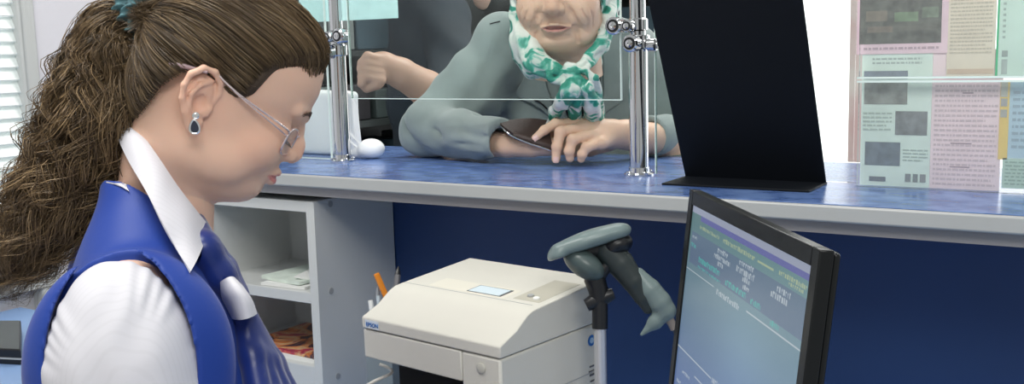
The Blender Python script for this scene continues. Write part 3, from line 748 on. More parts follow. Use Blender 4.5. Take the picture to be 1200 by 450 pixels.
for o_ in (0, 5):
    build('strap', MB().tube(linew([hit(423-o_, 170+o_*.6, 1, eg[1]+.012), hit(413-o_, 160+o_*.8, 1, eg[1]+.014), hit(402-o_, 148+o_*1.2, 1, eg[1]+.02)], 10), .0022, 6), m_bag, po, smooth=True)

# black keyboard box on the desk, far left
a = hit(-40, 420, 2, DZ); 
q = empty('black_folder', (-2.1, 1.2, DZ), 'flat black box with a pale edge strip on the blue desk at far left', 'box')
fl, fr_ = hit(-60, 424, 2, DZ), hit(26, 428, 2, DZ); bl, br = hit(-60, 392, 2, DZ), hit(26, 392, 2, DZ)
th = .035
build('lid', MB().hexa([fl+(0, 0, .0), fr_, br, bl, fl+(0, 0, th), fr_+(0, 0, th), br+(0, 0, th), bl+(0, 0, th)]), m_black, q, bevel=.003)
e_ = (fr_-fl); nrm = np.array([e_[1], -e_[0], 0]); nrm /= np.linalg.norm(nrm)
if nrm@(CP-fl) < 0: nrm = -nrm
build('edge_strip', MB().obox(fl+np.array([0, 0, .012])+nrm*.0005, e_, nrm*.001, (0, 0, .004)), m_lip, q)
# ================================================================ people helpers
def smooth_interp(z, zs, vs, w=.006):
    zs = np.array(zs); vs = np.array(vs); o = 0
    for k, g in ((-1, .2), (-.5, .2), (0, .2), (.5, .2), (1, .2)): o = o+g*np.interp(z+k*w, zs, vs)
    return o
FZ = [-.09, -.086, -.080, -.072, -.060, -.052, -.045, -.035, -.022, -.010, .005, .020, .034, .059, .083, .100, .115, .125]
HEAD = dict(
    F=[.030, .048, .068, .082, .0925, .0895, .0925, .0945, .0965, .096, .094, .0925, .0985, .0995, .0935, .080, .052, .01],
    W=[.010, .024, .034, .044, .0525, .0565, .059, .0615, .064, .066, .068, .070, .073, .0755, .070, .058, .036, .006],
    B=[.02, .005, -.005, -.015, -.033, -.045, -.052, -.058, -.063, -.067, -.070, -.073, -.076, -.077, -.074, -.064, -.042, -.01],
    n=[2.0, 1.9, 1.9, 1.9, 1.95, 2.0, 2.05, 2.05, 2.05, 2.1, 2.15, 2.2, 2.25, 2.25, 2.2, 2.1, 2.0, 2.0])
def head_field(f, H=HEAD, nose=1.0, yoff=0):
    z = f.Z
    Fv, Wv, Bv, nv = [smooth_interp(z, FZ, H[k]).astype(np.float32) for k in 'FWBn']
    Wv = np.maximum(Wv, .003); yc = np.clip(.02-.3*np.clip(z+.08, 0, .06), 0, .02)
    yc = np.minimum(yc, Fv-.004)
    A = np.where(f.Y > yc, np.maximum(Fv-yc, .003), np.maximum(yc-Bv, .003))
    q = (np.abs(f.X)/Wv)**nv+(np.abs(f.Y-yc)/A)**nv
    d = (q**(1/nv)-1)*np.minimum(Wv, A)
    over = np.maximum(np.maximum(z-.125, -.09-z), 0)
    f.add(np.where(over > 0, np.maximum(d, over), d).astype(np.float32))
    for s in (-1, 1):
        f.add(f.ell((s*.040, .064, -.014), (.021, .022, .022)), .018)           # cheek
        f.add(f.ell((s*.046, .030, -.045), (.014, .03, .018)), .02)             # jaw
        f.sub(f.ell((s*.032, .103, .010), (.019, .0125, .012)), .012)            # eye socket
        f.add(f.cap((s*.012, .0945, .030), (s*.042, .084, .033), .0055, .004), .010)   # brow ridge
    f.add(f.chain([(0, .0905, .026), (0, .0955, .016), (0, .1025, .0), (0, .1040+.001*nose, -.009)], [.0055, .0062, .0075, .0082], .008), .008)
    for s in (-1, 1): f.add(f.ell((s*.0115, .0985, -.0125), (.0065, .0085, .0068)), .006)
    f.add(f.ell((0, .100, -.0165), (.0045, .008, .0035)), .005)
    return f
def eyes_lips(f, open_=0, lip=1.0, mz=-.0387, my=.0935):
    for s in (-1, 1):
        f.add(f.ell((s*.0315, .0765, .0085), (.0135, .0120, .0118)), .0025)       # lids over the eyeball
        f.sub(f.chain([(s*.0200, .0870, .0040), (s*.0315, .0905, .0008), (s*.044, .0810, .0045)], [.0005, .0008, .0005]), .0012)
        f.sub(f.chain([(s*.0200, .0865, .0145), (s*.0315, .0900, .0175), (s*.044, .0805, .0140)], [.0006, .0008, .0006]), .003)
        f.add(f.chain([(0, my+.0025, mz+.0045), (s*.0045, my+.0035, mz+.0052), (s*.014, my-.0005, mz+.0025), (s*.0225, my-.0075, mz)], [.0036*lip, .0040*lip, .0032*lip, .001], .003), .0035)
        f.add(f.chain([(0, my+.0018, mz-.0055), (s*.010, my+.0002, mz-.005), (s*.021, my-.007, mz-.001)], [.0048*lip, .0042*lip, .001], .003), .0035)
        f.sub(f.chain([(0, my+.0062, mz), (s*.012, my+.0035, mz-.0003), (s*.024, my-.0060, mz-.0012)], [.0009, .0009, .0007]), .0018)
        f.sub(f.ell((s*.0065, .099, -.0185), (.0032, .0045, .002)), .002)
        f.sub(f.cap((s*.003, .101, -.021), (s*.003, .099, -.031), .0012), .004)
    return f
def ear_parts(f, s):
    def E(u, v, o=0): return (s*(.0700+o-.30*u), u, v)    # u forward(+)/back(-), v up
    out = []
    f.add(f.ell(E(-.008, .003, .0015), (.0042, .0135, .024), ((1, .3*s, 0), (-.3*s, 1, .25), (0, -.25, 1))), .004)
    f.add(f.chain([E(.006, .004, .000), E(.0075, .014, .001), E(.004, .025, .0035), E(-.005, .0315, .006), E(-.016, .030, .008), E(-.0235, .020, .0085), E(-.0245, .008, .008), E(-.021, -.004, .007), E(-.013, -.014, .0055), E(-.004, -.023, .003)],
                  [.0026, .0030, .0031, .0032, .0034, .0034, .0032, .0030, .0036, .0050], .002), .0022)
    f.add(f.chain([E(.000, -.0245, .0025), E(.003, -.019, .001)], [.0060, .004], .003), .004)
    f.add(f.chain([E(-.004, .022, .004), E(-.012, .014, .0068), E(-.0155, .003, .0068), E(-.012, -.008, .0055), E(-.003, -.0125, .004)], [.0022, .0024, .0024, .0024, .0026], .002), .003)
    f.add(f.cap(E(.0055, -.003, .002), E(.005, -.0085, .002), .0036, .003), .003)
    f.sub(f.ell(E(-.004, -.001, .0065), (.006, .0068, .0088)), .003)
    f.sub(f.chain([E(.001, .020, .0065), E(-.009, .025, .0095), E(-.0185, .016, .0115), E(-.0195, .003, .0105)], [.0012, .0018, .0018, .0010]), .003)
def skin_colors(V, base, lipc, mz=-.0387, my=.0935, lipw=1., lz=.0062):
    """natural pigment only: lips, a rosier cheek, nose and ear rim"""
    x, y, z = V.T; c = np.tile(np.array(base), (len(V), 1))
    def g(cx, cy, cz, r): return np.exp(-(((np.abs(x)-cx)/r)**2+((y-cy)/r)**2+((z-cz)/r)**2))
    rosy = np.clip(.55*g(.045, .06, -.015, .024)+.55*g(0, .108, -.008, .014)+.5*g(.075, -.01, .0, .03), 0, 1)[:, None]
    c = c*(1-rosy)+np.array(base)*np.array((1.03, .84, .80))*rosy
    w = .0225*lipw; e = np.clip(np.abs(x)/w, 0, 1)
    up_ = lz*(1-e**1.6)*(1.0); dn_ = (lz+.0025)*(1-e**1.8)
    zz = z-(mz-.0012*e)
    m = 1/(1+np.exp(-(np.where(zz > 0, up_-zz, dn_+zz))/.0006)); m = m*(np.abs(x) < w)*(y > my-.016)
    return c*(1-m[:, None])+np.array(lipc)*m[:, None]
m_skin = mat('skin', (.8, .55, .45), .42, sss=.12, attr='Col', bump=.08, bscale=420, spec=.35)
def tomap(O, ax): A = np.array(ax); return lambda L: np.array(O)+np.atleast_2d(L)@A
def strands(Pts, r, sides=3):
    """Pts (N,M,3) -> mesh arrays of tapering tubes"""
    N, Mn, _ = Pts.shape
    T = np.gradient(Pts, axis=1); T /= np.linalg.norm(T, axis=2, keepdims=True)+1e-9
    ref = np.array([.31, .52, .79]); u = np.cross(T, ref); u /= np.linalg.norm(u, axis=2, keepdims=True)+1e-9; w = np.cross(T, u)
    tp_ = np.linspace(1, 0, Mn); rr = (np.atleast_1d(r)[:, None] if np.ndim(r) else np.full((N, 1), r))*((.25+.75*np.minimum(1, tp_*4))*(.35+.65*np.minimum(1, (1-tp_)*8)))[None]
    a = np.arange(sides)*2*np.pi/sides
    V = Pts[:, :, None]+rr[:, :, None, None]*(np.cos(a)[:, None]*u[:, :, None]+np.sin(a)[:, None]*w[:, :, None])
    idx = np.arange(N*Mn*sides).reshape(N, Mn, sides); nx = np.roll(idx, -1, axis=2)
    Fq = np.stack([idx[:, :-1], nx[:, :-1], nx[:, 1:], idx[:, 1:]], -1).reshape(-1, 4)
    return V.reshape(-1, 3), Fq

# ================================================================ the clerk in front
v_ = ray(240, 118).copy(); v_[2] = 0; v_ /= np.linalg.norm(v_)
kf = np.array([v_[1], -v_[0], 0]); kr = np.cross(kf, Z)                 # facing, her right side (towards the camera)
HO = P(240, 118, 1.046); ph = math.radians(29.6)
hf = kf*math.cos(ph)-Z*math.sin(ph); hu = Z*math.cos(ph)+kf*math.sin(ph)
hmap = tomap(HO, (kr, hf, hu))
def h2w(x, y, z): return hmap((x, y, z))[0]
w2h = lambda p: np.array([(np.array(p)-HO)@kr, (np.array(p)-HO)@hf, (np.array(p)-HO)@hu])
NB = P(192, 240, 1.05)
bmap = tomap(NB, (kr, kf, Z))
clerk = empty('person', tuple((NB[0], NB[1], 0)), 'young person with curly brown ponytail, glasses and blue vest over white blouse, looking down', 'person')

f = Fld((-.092, -.11, -.16), (.092, .135, .135), .00135)
head_field(f)
f.add(f.chain([(0, -.008, -.02), (0, -.003, -.055), tuple(w2h(P(200, 198, 1.05))), tuple(w2h(P(187, 262, 1.055)))], [.048, .044, .043, .048], .02), .012)
f.add(f.ell((0, .036, -.066), (.034, .045, .022)), .016)                                # soft under-chin
for s in (-1, 1): ear_parts(f, s)
eyes_lips(f)
V, F = f.nets(); V = relax(V, F, 1, .35)
lo_ = V.copy()
col = skin_colors(V, (.73, .475, .355), (.56, .20, .19))
parts = [(hmap(V), F)]
# shoulders, arms and hands of the body under the clothes
def B(fw, rt, up): return (rt, fw, up)
f = Fld((-.28, -.17, -.56), (.28, .20, .02), .006)
f.add(f.cap((0, 0, .0), (0, -.01, -.1), .05)); f.add(f.cap((-.13, -.03, -.07), (.13, -.03, -.07), .04), .04)
f.add(f.ell((0, .0, -.30), (.13, .095, .24)), .04)
V2, F2 = f.nets(); parts.append((bmap(V2), F2))
def hand(parts_, wrist, d, up, s=1, curl=.4, h=.0022, scale=1.):
    """relaxed hand lying palm down from the wrist along d"""
    d = np.array(d, float); d /= np.linalg.norm(d); up = np.array(up, float); up -= d*(up@d); up /= np.linalg.norm(up); sd = np.cross(d, up)*s
    M3 = lambda a, b, c: (b*scale, a*scale, c*scale)
    f = Fld((-.07, -.05, -.08), (.07, .21, .05), h)
    f.add(f.cap(M3(-.03, 0, 0), M3(.02, 0, 0), .024*scale, .026*scale)); f.add(f.rbox(M3(.055, 0, 0), (.038*scale, .045*scale, .013*scale), .012*scale), .012)
    for i, (o, L) in enumerate(((-.029, .070), (-.010, .080), (.010, .075), (.028, .060))):
        a = M3(.088, o, .002); b_ = M3(.088+L*.45, o*1.12, -.006-curl*.02); c = M3(.088+L*.75, o*1.14, -.014-curl*.045); e = M3(.088+L*.95, o*1.14, -.020-curl*.075)
        f.add(f.chain([a, b_, c, e], [.0095, .0088, .008, .0072], .003), .005)
    f.add(f.chain([M3(.015, -.028, -.004), M3(.045, -.050, -.012), M3(.075, -.058, -.016), M3(.095, -.055, -.018)], [.013, .0115, .010, .008], .004), .008)
    V, F = f.nets(); parts_.append((tomap(wrist, (sd, d, up))(V), F if s > 0 else F[:, ::-1]))
for s, el, wr_ in ((1, (.215, .075, -.345), (.12, .24, -.43)), (-1, (-.215, .075, -.345), (-.10, .26, -.43))):
    f = Fld((min(el[0], wr_[0])-.06, .0, -.50), (max(el[0], wr_[0])+.06, .30, -.30), .005)
    f.add(f.cap(el, wr_, .038, .026)); V2, F2 = f.nets(); parts.append((bmap(V2), F2))
    a, b_ = bmap(el)[0], bmap(wr_)[0]; hand(parts, b_, b_-a, Z, s)
VV, FF = joinnp(parts)
cc = np.tile(np.array((.73, .475, .355)), (len(VV), 1)); cc[:len(col)] = col
npobj('body', VV, FF, m_skin, clerk, colors=cc)

# eyelashes and eyebrows
m_hairdark = mat('brow_hair', (.10, .055, .035), .6)
P_ = []
for s in (-1, 1):
    for i in range(170):
        t = rng.uniform(0, 1); x = .013+.026*t; z = .0315+.0045*math.sin(min(t*1.3, 1)*2.4)+rng.normal(0, .0011)-(.004 if t > .8 else 0)*(t-.8)*5
        yb_ = np.interp(x, [.010, .02, .03, .04, .048], [.1015, .1005, .0975, .0915, .0845])-.0008
        p0 = np.array([s*x, yb_, z]); p1 = p0+np.array([s*.0055, -.0018, .0008+rng.normal(0, .0006)])
        P_.append([p0, (p0+p1)/2+np.array([0, .0007, 0]), p1])
    for i in range(60):
        t = i/59; x = .021+.023*t; y = np.interp(t, [0, .5, 1], [.0868, .0890, .0800]); z = .0035-.0028*math.sin(t*math.pi)
        p0 = np.array([s*x, y, z]); P_.append([p0, p0+np.array([s*.001*(t-.3), .0035, -.0030]), p0+np.array([s*.003*(t-.3), .0072, -.0042])])
V, F = strands(np.array(P_), .00028); npobj('eyebrows_and_lashes', hmap(V), [F], m_hairdark, clerk)

# ---------------------------------------------------------------- hair
m_hair = mat('brown_hair', (.2, .12, .06), .36, attr='Col', spec=.45)
m_haircore = mat('dark_hair', (.055, .036, .022), .7, var=.3, vscale=40)
HC = np.array([0, .005, .035]); HR = np.array([.084, .108, .098]); HRB = .087; HN = 2.45
hl_y = [-.10, -.062, -.052, -.047, -.042, -.030, -.016, -.004, .008, .018, .028, .036, .043, .052, .066, .086, .094, .12]
hl_z = [-.050, -.066, -.064, -.035, -.002, .018, .031, .036, .034, .024, .014, .022, .046, .060, .073, .082, .087, .10]
def hline(y): return np.interp(y, hl_y, hl_z)
def Rdir(D, grow=0):
    h = np.broadcast_to(HR, D.shape).copy(); h[..., 1] = np.where(D[..., 1] < 0, HRB, HR[1])
    q = (np.abs(D)/h)**HN; return q.sum(-1)**(-1/HN)
f = Fld((-.10, -.13, -.09), (.10, .13, .15), .002)
q = (np.abs(f.X-HC[0])/(HR[0]-.003))**HN+(np.abs(f.Y-HC[1])/(np.where(f.Y < HC[1], HRB, HR[1])-.003))**HN+(np.abs(f.Z-HC[2])/(HR[2]-.003))**HN
f.add(((q**(1/HN)-1)*.09).astype(np.float32))
f.add(f.cap((0, -.006, -.050), (0, -.018, .0), .0465, .055), .01)
hz_ = np.interp(f.Y, hl_y, hl_z).astype(np.float32)
f.S = (f.S+.0125*np.exp(-np.clip(f.Z-hz_, 0, 1)/.011)*np.clip((f.Y+.03)/.02, 0, 1)).astype(np.float32)
f.S = -smin(-f.S, -((hz_+.003-f.Z)*.7).astype(np.float32), .014)
V, F = f.nets(); hair = npobj('hair', hmap(relax(V, F, 2)), [F], m_haircore, clerk)
TIE = np.array([0, -.086, .048])
def tone(n, lo=.0, hi=1.):
    t = rng.beta(1.6, 3.0, n)*(hi-lo)+lo
    a = np.array((.034, .021, .012)); b_ = np.array((.22, .150, .076)); return a+(b_-a)*t[:, None]
N = 5200; D = rng.normal(size=(N*4, 3)); D /= np.linalg.norm(D, axis=1, keepdims=True)
Pt = HC+D*Rdir(D)[:, None]; ok = (Pt[:, 2] > hline(Pt[:, 1])) & (Pt[:, 1] > -.075); D = D[ok][:N]
# extra roots right along the hairline so that its edge is made of strands
E_ = []
for i in range(1500):
    y = rng.uniform(-.05, .092); z = hline(y)+abs(rng.normal(0, .004))-.001; sgn = rng.choice([-1, 1], p=[.35, .65])
    q = 1-(abs(y-HC[1])/(HRB if y < HC[1] else HR[1]))**HN-(abs(z-HC[2])/HR[2])**HN
    if q > 0: E_.append(np.array([sgn*HR[0]*q**(1/HN), y, z])-HC)
for i in range(700):   # front edge above the forehead
    x = rng.uniform(-.06, .06); z = rng.uniform(.082, .1)-.2*abs(x); q = 1-(abs(x)/HR[0])**HN-(abs(z-HC[2])/HR[2])**HN
    if q > 0: E_.append(np.array([x, HC[1]+HR[1]*q**(1/HN), z])-HC)
E_ = np.array(E_); E_ /= np.linalg.norm(E_, axis=1, keepdims=True)
D = np.vstack([D, E_]); N = len(D); Mn = 18
r0 = HC+D*Rdir(D)[:, None]; edge = np.exp(-np.clip(r0[:, 2]-hline(r0[:, 1]), 0, 1)/.010)
Td = (TIE-HC)/np.linalg.norm(TIE-HC)
ang = np.arccos(np.clip(D@Td, -1, 1)); s_ = np.linspace(0, 1, Mn)
Pa = (np.sin((1-s_)[None]*ang[:, None])[..., None]*D[:, None]+np.sin(s_[None]*ang[:, None])[..., None]*Td)/np.sin(ang)[:, None, None]
Pa /= np.linalg.norm(Pa, axis=2, keepdims=True)
# gentle upward arc of the side hair, waves shared by neighbouring strands
sw = np.sin(s_*np.pi)[None]*.10*np.clip(1-np.abs(D[:, 2])*1.0, 0, 1)[:, None]*(D[:, 1] > -.3)[:, None]
Pa[:, :, 2] += sw; Pa /= np.linalg.norm(Pa, axis=2, keepdims=True)
ph_ = D[:, 2]*11+D[:, 1]*5
lay = rng.uniform(-.0022, .0022, N)[:, None]+.0016*np.sin(ph_[:, None]+s_[None]*5)+.0012*np.sin(ph_[:, None]*3.1+s_[None]*9)
lay = lay*np.sin(np.clip(s_, .03, 1)*np.pi)**.3
dist = s_[None]*ang[:, None]*.1
Pt = HC+Pa*(Rdir(Pa)+lay)[..., None]
thin = .0130*np.exp(-np.clip(Pt[..., 2]-hline(Pt[..., 1]), 0, 1)/.011)*np.clip((Pt[..., 1]+.03)/.02, 0, 1)
Pt = Pt-Pa*thin[..., None]
Pt += rng.normal(0, .0010, (N, 1, 3))*np.sin(s_*np.pi)[None, :, None]
end = TIE+rng.normal(0, .007, (N, 3)); wgt = np.clip((s_-.75)/.25, 0, 1)**1.5
Pt = Pt*(1-wgt)[None, :, None]+end[:, None]*wgt[None, :, None]
# strands start under the surface
Pt[:, 0] -= D*.003
V, F = strands(Pt, rng.uniform(.00030, .00062, N))
# colour goes by lock, golden streaks in the top hair
key = np.sin(D[:, 2]*23+D[:, 0]*9)*.5+np.sin(D[:, 2]*51+1)*.3
tc_ = tone(N); tc_ = tc_*np.clip(1+.25*key, .5, 1.6)[:, None]
npobj('combed_strands', hmap(V), [F], m_hair, hair, colors=np.repeat(tc_, Mn*3, axis=0))
# ponytail
cl = linew([(165, 18, 1.05), (136, 40, 1.05), (127, 85, 1.05), (119, 135, 1.05), (98, 188, 1.06), (64, 240, 1.07), (30, 290, 1.08), (-8, 335, 1.09)], 40)
rad = np.interp(np.linspace(0, 1, 40), [0, .1, .25, .42, .58, .75, .9, 1], [.014, .028, .041, .047, .046, .041, .034, .022])
CL = np.array([P(*q) for q in cl]); 
T = np.gradient(CL, axis=0); T /= np.linalg.norm(T, axis=1, keepdims=True)
va = v_[None]-T*(T@v_)[:, None]; va /= np.linalg.norm(va, axis=1, keepdims=True); vb = np.cross(T, va)
f = Fld(CL.min(0)-.06, CL.max(0)+.06, .004)
for i in range(0, 36, 3): f.add(f.cap(CL[i], CL[i+3], rad[i]*.72, rad[i+3]*.72), .01)
f.noise(.006, 110, 5)
V, F = f.nets(); pony = npobj('ponytail', relax(V, F, 2), [F], m_haircore, hair)
N = 8500; Mn = 40; s_ = np.linspace(0, 1, Mn)
nC = 260; cth = rng.uniform(0, 2*np.pi, nC); crh = np.sqrt(rng.uniform(0, 1, nC)); cph = rng.uniform(0, 6.28, (nC, 4)); cfr = rng.uniform(.75, 1.35, nC); clen = rng.uniform(.62, 1.06, nC)
cid = rng.integers(0, nC, N)
th = cth[cid]+rng.normal(0, .15, N); rh = np.clip(crh[cid]+rng.normal(0, .11, N), 0, 1.2); ln = clen[cid]*rng.uniform(.8, 1.03, N)
tt = s_[None]*ln[:, None]
fi = np.clip(tt, 0, .999)*39; i0 = fi.astype(int); fr_ = (fi-i0)[..., None]
lerp = lambda A: A[i0]*(1-fr_)+A[np.minimum(i0+1, 39)]*fr_
Cx = lerp(CL); Va = lerp(va); Vb = lerp(vb); Rr = lerp(rad[:, None])[..., 0]
amp = (.0015+.0100*np.clip(tt*2.2, 0, 1))*rng.uniform(.6, 1.3, N)[:, None]
fq = 2*np.pi*cfr[cid][:, None]*3.6
w1 = np.sin(fq*tt+cph[cid][:, :1])*amp; w2_ = np.cos(fq*tt*1.07+cph[cid][:, 1:2])*amp
w1 += np.sin(fq*2.3*tt+cph[cid][:, 2:3]+rng.normal(0, .5, (N, 1)))*amp*.25; w2_ += np.sin(fq*2.1*tt+cph[cid][:, 3:4])*amp*.33
sp_ = rng.uniform(0, 6.28, (N, 2)); w1 += np.sin(fq*rng.uniform(.8, 1.9, (N, 1))*tt+sp_[:, :1])*amp*.22; w2_ += np.sin(fq*rng.uniform(.8, 1.9, (N, 1))*tt+sp_[:, 1:])*amp*.22
bl = 1+.0*th
a = np.cos(th)[:, None]*rh[:, None]*Rr+w1; b_ = np.sin(th)[:, None]*rh[:, None]*Rr+w2_
fly = (rng.uniform(0, 1, N) < .09)[:, None]*rng.uniform(.2, 1, N)[:, None]*tt**1.2*.028
a += np.cos(th*3)[:, None]*fly; b_ += np.sin(th*3+1)[:, None]*fly
Pt = Cx+Va*a[..., None]+Vb*b_[..., None]
V, F = strands(Pt, rng.uniform(.00026, .00050, N))
tc_ = tone(N)*rng.uniform(.6, 1.95, nC)[cid][:, None]
cf = np.repeat(np.clip(tc_, 0, .6), Mn*3, axis=0)*np.tile(np.repeat(np.linspace(.85, 1.5, Mn), 3), N)[:, None]
npobj('curls', V, [F], m_hair, pony, colors=np.clip(cf, 0, .7))
# loose hairs round the head
N = 260; Mn = 12; s_ = np.linspace(0, 1, Mn); D = rng.normal(size=(N*3, 3)); D /= np.linalg.norm(D, axis=1, keepdims=True)
Pt = HC+D*Rdir(D)[:, None]; ok = (Pt[:, 2] > hline(Pt[:, 1])+.004); D = D[ok][:N]; N = len(D)
st_ = HC+D*(Rdir(D)-.002)[:, None]; dr = np.cross(D, rng.normal(size=(N, 3)))*.4+D*.25+np.array([0, -.6, 0]); L = rng.uniform(.01, .05, N)
Pt = st_[:, None]+dr[:, None]*(s_[None]*L[:, None])[..., None]+D[:, None]*(np.sin(s_*3)[None]*.004)[..., None]
V, F = strands(Pt, .00022); npobj('loose_strands', hmap(V), [F], m_hair, hair, colors=np.repeat(tone(N), Mn*3, axis=0))
# scrunchie
m_scr = mat('teal_fabric', (.065, .15, .17), .75, var=.5, vscale=90, bump=.6, bscale=300)
tcn = P(170, 20, 1.05); tdir = P(150, 30, 1.05)-P(190, 8, 1.05); tdir /= np.linalg.norm(tdir)
e1 = np.cross(tdir, v_); e1 /= np.linalg.norm(e1); e2 = np.cross(tdir, e1)
f = Fld(tcn-.05, tcn+.05, .0016)
X, Y_, Zz = f.X-tcn[0], f.Y-tcn[1], f.Z-tcn[2]
al = X*tdir[0]+Y_*tdir[1]+Zz*tdir[2]; u1 = X*e1[0]+Y_*e1[1]+Zz*e1[2]; u2 = X*e2[0]+Y_*e2[1]+Zz*e2[2]; rr = np.sqrt(u1**2+u2**2); an_ = np.arctan2(u2, u1)
f.add((np.sqrt((rr-.021)**2+(al*.72)**2)-.0125-.003*np.sin(an_*13+al*120)-.0018*np.sin(an_*29-al*200)).astype(np.float32))
V, F = f.nets(); npobj('scrunchie', relax(V, F, 1), [F], m_scr, clerk)

# ---------------------------------------------------------------- clothes
m_vest = mat('royal_blue_cloth', (.005, .038, .27), .55, bump=.08, bscale=300, sheen=.1)
m_blouse = mat('white_blouse', (.78, .78, .83), .7)
nt = m_blouse.node_tree; wv = nt.nodes.new('ShaderNodeTexWave'); wv.inputs['Scale'].default_value = 75; wv.inputs['Distortion'].default_value = .6; wv.bands_direction = 'X'
tcx = nt.nodes.new('ShaderNodeTexCoord'); mpn = nt.nodes.new('ShaderNodeMapping'); mpn.inputs['Rotation'].default_value = (0, 0, math.radians(38))
nt.links.new(tcx.outputs['Object'], mpn.inputs[0]); nt.links.new(mpn.outputs[0], wv.inputs[0])
cr_ = nt.nodes.new('ShaderNodeValToRGB'); cr_.color_ramp.elements[0].color = (.585, .58, .62, 1); cr_.color_ramp.elements[1].color = (.605, .60, .642, 1)
cr_.color_ramp.elements[0].position = .05; cr_.color_ramp.elements[1].position = .3
nt.links.new(wv.outputs['Fac'], cr_.inputs[0]); nt.links.new(cr_.outputs[0], nt.nodes['Principled BSDF'].inputs['Base Color'])
def b2(px, py, d): q = P(px, py, d)-NB; return (q@kr, q@kf, q@Z)
# torso shape in body frame (x = her right, y = forward, z = up)
def torso(f, g=0):
    f.add(f.ell((0, -.012, -.24), (.150+g, .108+g, .235)))
    f.add(f.cap((-.130, -.022, -.105), (.130, -.022, -.105), .050+g), .05)
    f.add(f.cap((-.05, -.022, -.050), (.05, -.022, -.050), .046+g), .04)
    f.add(f.cap((.012, -.022, .034), (.055, -.024, -.050), .030+g, .040+g), .02); f.add(f.cap((-.012, -.022, .034), (-.055, -.024, -.050), .030+g, .040+g), .02)
    f.add(f.cap((0, -.012, -.02), (.13, -.025, -.095), .034+g, .045+g), .03); f.add(f.cap((0, -.012, -.02), (-.13, -.025, -.095), .034+g, .045+g), .03)
    for s in (-1, 1): f.add(f.ell((s*.066, .048, -.235), (.058, .056, .07)), .045)
    f.add(f.ell((0, -.015, -.5), (.15+g, .12+g, .16)), .06)
    f.add(f.cap((0, -.075, -.16), (0, -.095, -.3), .04), .06)
f = Fld((-.27, -.20, -.60), (.27, .20, .06), .0027)
torso(f, .004)
for s in (-1, 1): f.add(f.ell((s*.146, -.032, -.126), (.046, .090, .108)), .03)
# neckline
f.sub(f.chain([(0, -.005, .07), (0, .008, .0), (0, .055, -.05), (0, .115, -.17)], [.060, .058, .045, .010]), .006)
sh = f.S.copy()
for s in (-1, 1):
    e_ = np.sqrt(((f.Y+.037)/.062)**2+((f.Z+.118)/.102)**2)
    f.S = np.maximum(f.S, -np.maximum((e_-1)*.062, .128-s*f.X))
f.S = f.S.astype(np.float32)
V, F = f.nets(); V = bmap(relax(V, F, 3))
from mathutils.bvhtree import BVHTree
vest_bvh = BVHTree.FromPolygons([tuple(p) for p in V], [tuple(int(i) for i in q) for q in F])
def vdep(px, py, dflt):
    r = ray(px, py); L = np.linalg.norm(r); h = vest_bvh.ray_cast(Vector(CP), Vector(r/L)); return dflt if h[0] is None else h[3]/L
P_0 = P
def onv(px, py, d, gap=.005): return P_0(px, py, min(d, vdep(px, py, 9)-gap))
vest = npobj('vest', V, [F], m_vest, clerk)
# blouse : full sleeves gathered at the armhole
for s in (1, -1):
    h = .0022 if s > 0 else .004
    f = Fld((.06 if s > 0 else -.33, -.17, -.44), (.33 if s > 0 else -.06, .20, .0), h)
    f.add(f.ell((s*.157, -.038, -.122), (.056, .062, .097)))
    f.add(f.chain([(s*.150, -.036, -.13), (s*.180, -.030, -.22), (s*.212, .055, -.33)], [.060, .058, .052], .02), .03)
    f.add(f.chain([(s*.215, .07, -.34), (s*.13, .21, -.41)], [.052, .042], .02), .03)
    e_ = np.arctan2(f.Z+.125, f.Y+.032); rd_ = np.sqrt((f.Y+.032)**2+(f.Z+.118)**2)
    puck = .0008*np.sin(e_*26+4*np.sin(e_*5))*np.clip((rd_-.05)/.02, 0, 1)*np.clip((f.Z+.16)/.06, 0, 1)
    fold = .0011*np.sin(f.Y*95+f.Z*22+2.2*np.sin(f.Z*38))*np.clip(1-(f.Z+.10)/.05, 0, 1)+.0007*np.sin(f.Y*180-f.Z*50+1.5*np.sin(f.Z*60))*np.clip(1-(f.Z+.07)/.05, 0, 1)
    f.S = (f.S+puck+fold).astype(np.float32)
    V, F = f.nets(); npobj('blouse_sleeve', bmap(relax(V, F, 1, .4)), [F], m_blouse, clerk)
f = Fld((-.16, -.15, -.25), (.16, .12, .05), .004)
torso(f, -.002); f.S = np.maximum(f.S, f.Z-.0).astype(np.float32)
V, F = f.nets(); npobj('blouse_body', bmap(V), [F], m_blouse, clerk)
# collar : folded leaf on each side
def leafgrid(inner, outer, mid, n=26, k=9):
    a, b_, c = linew(inner, n), linew(outer, n), linew(mid, n); g = []
    for i in range(n):
        g.append([a[i]*(1-t)**2+2*c[i]*t*(1-t)+b_[i]*t*t for t in np.linspace(0, 1, k)])
    return g
P = onv
inn = [P(150, 140, 1.04), P(166, 158, 1.005), P(187, 188, .985), P(207, 218, .985), (P(226, 243, .995)), P(243, 264, 1.015)]
mid_ = [P(143, 142, 1.03), P(159, 167, .98), P(183, 200, .96), (P(203, 232, .955)), P(222, 258, .95), P(240, 288, .965)]
out = [P(137, 158, 1.03), P(150, 186, .985), P(170, 222, .950), P(190, 262, .935), P(207, 293, .932), P(223, 319, .94)]
m_collar = m_blouse; P = P_0
build('collar_leaf', MB().sheet(leafgrid(inn, out, mid_), .0022), m_collar, clerk, smooth=60)
mir = lambda p: p-2*kr*((p-NB)@kr)
build('collar_leaf', MB().sheet(leafgrid([mir(p) for p in inn], [mir(p) for p in out], [mir(p) for p in mid_]), .0022), m_collar, clerk, smooth=60)
g_ = [[onv(x+i*2.2-2, y+i*4.2, 1.2, .002) for x, y in ((113, 206), (122, 205), (132, 207), (141, 211), (149, 216))] for i in range(3)]
build('white_shoulder_patch', MB().sheet(g_, .0012), m_blouse, clerk, smooth=60)  # small white patch laid over the vest beside the collar
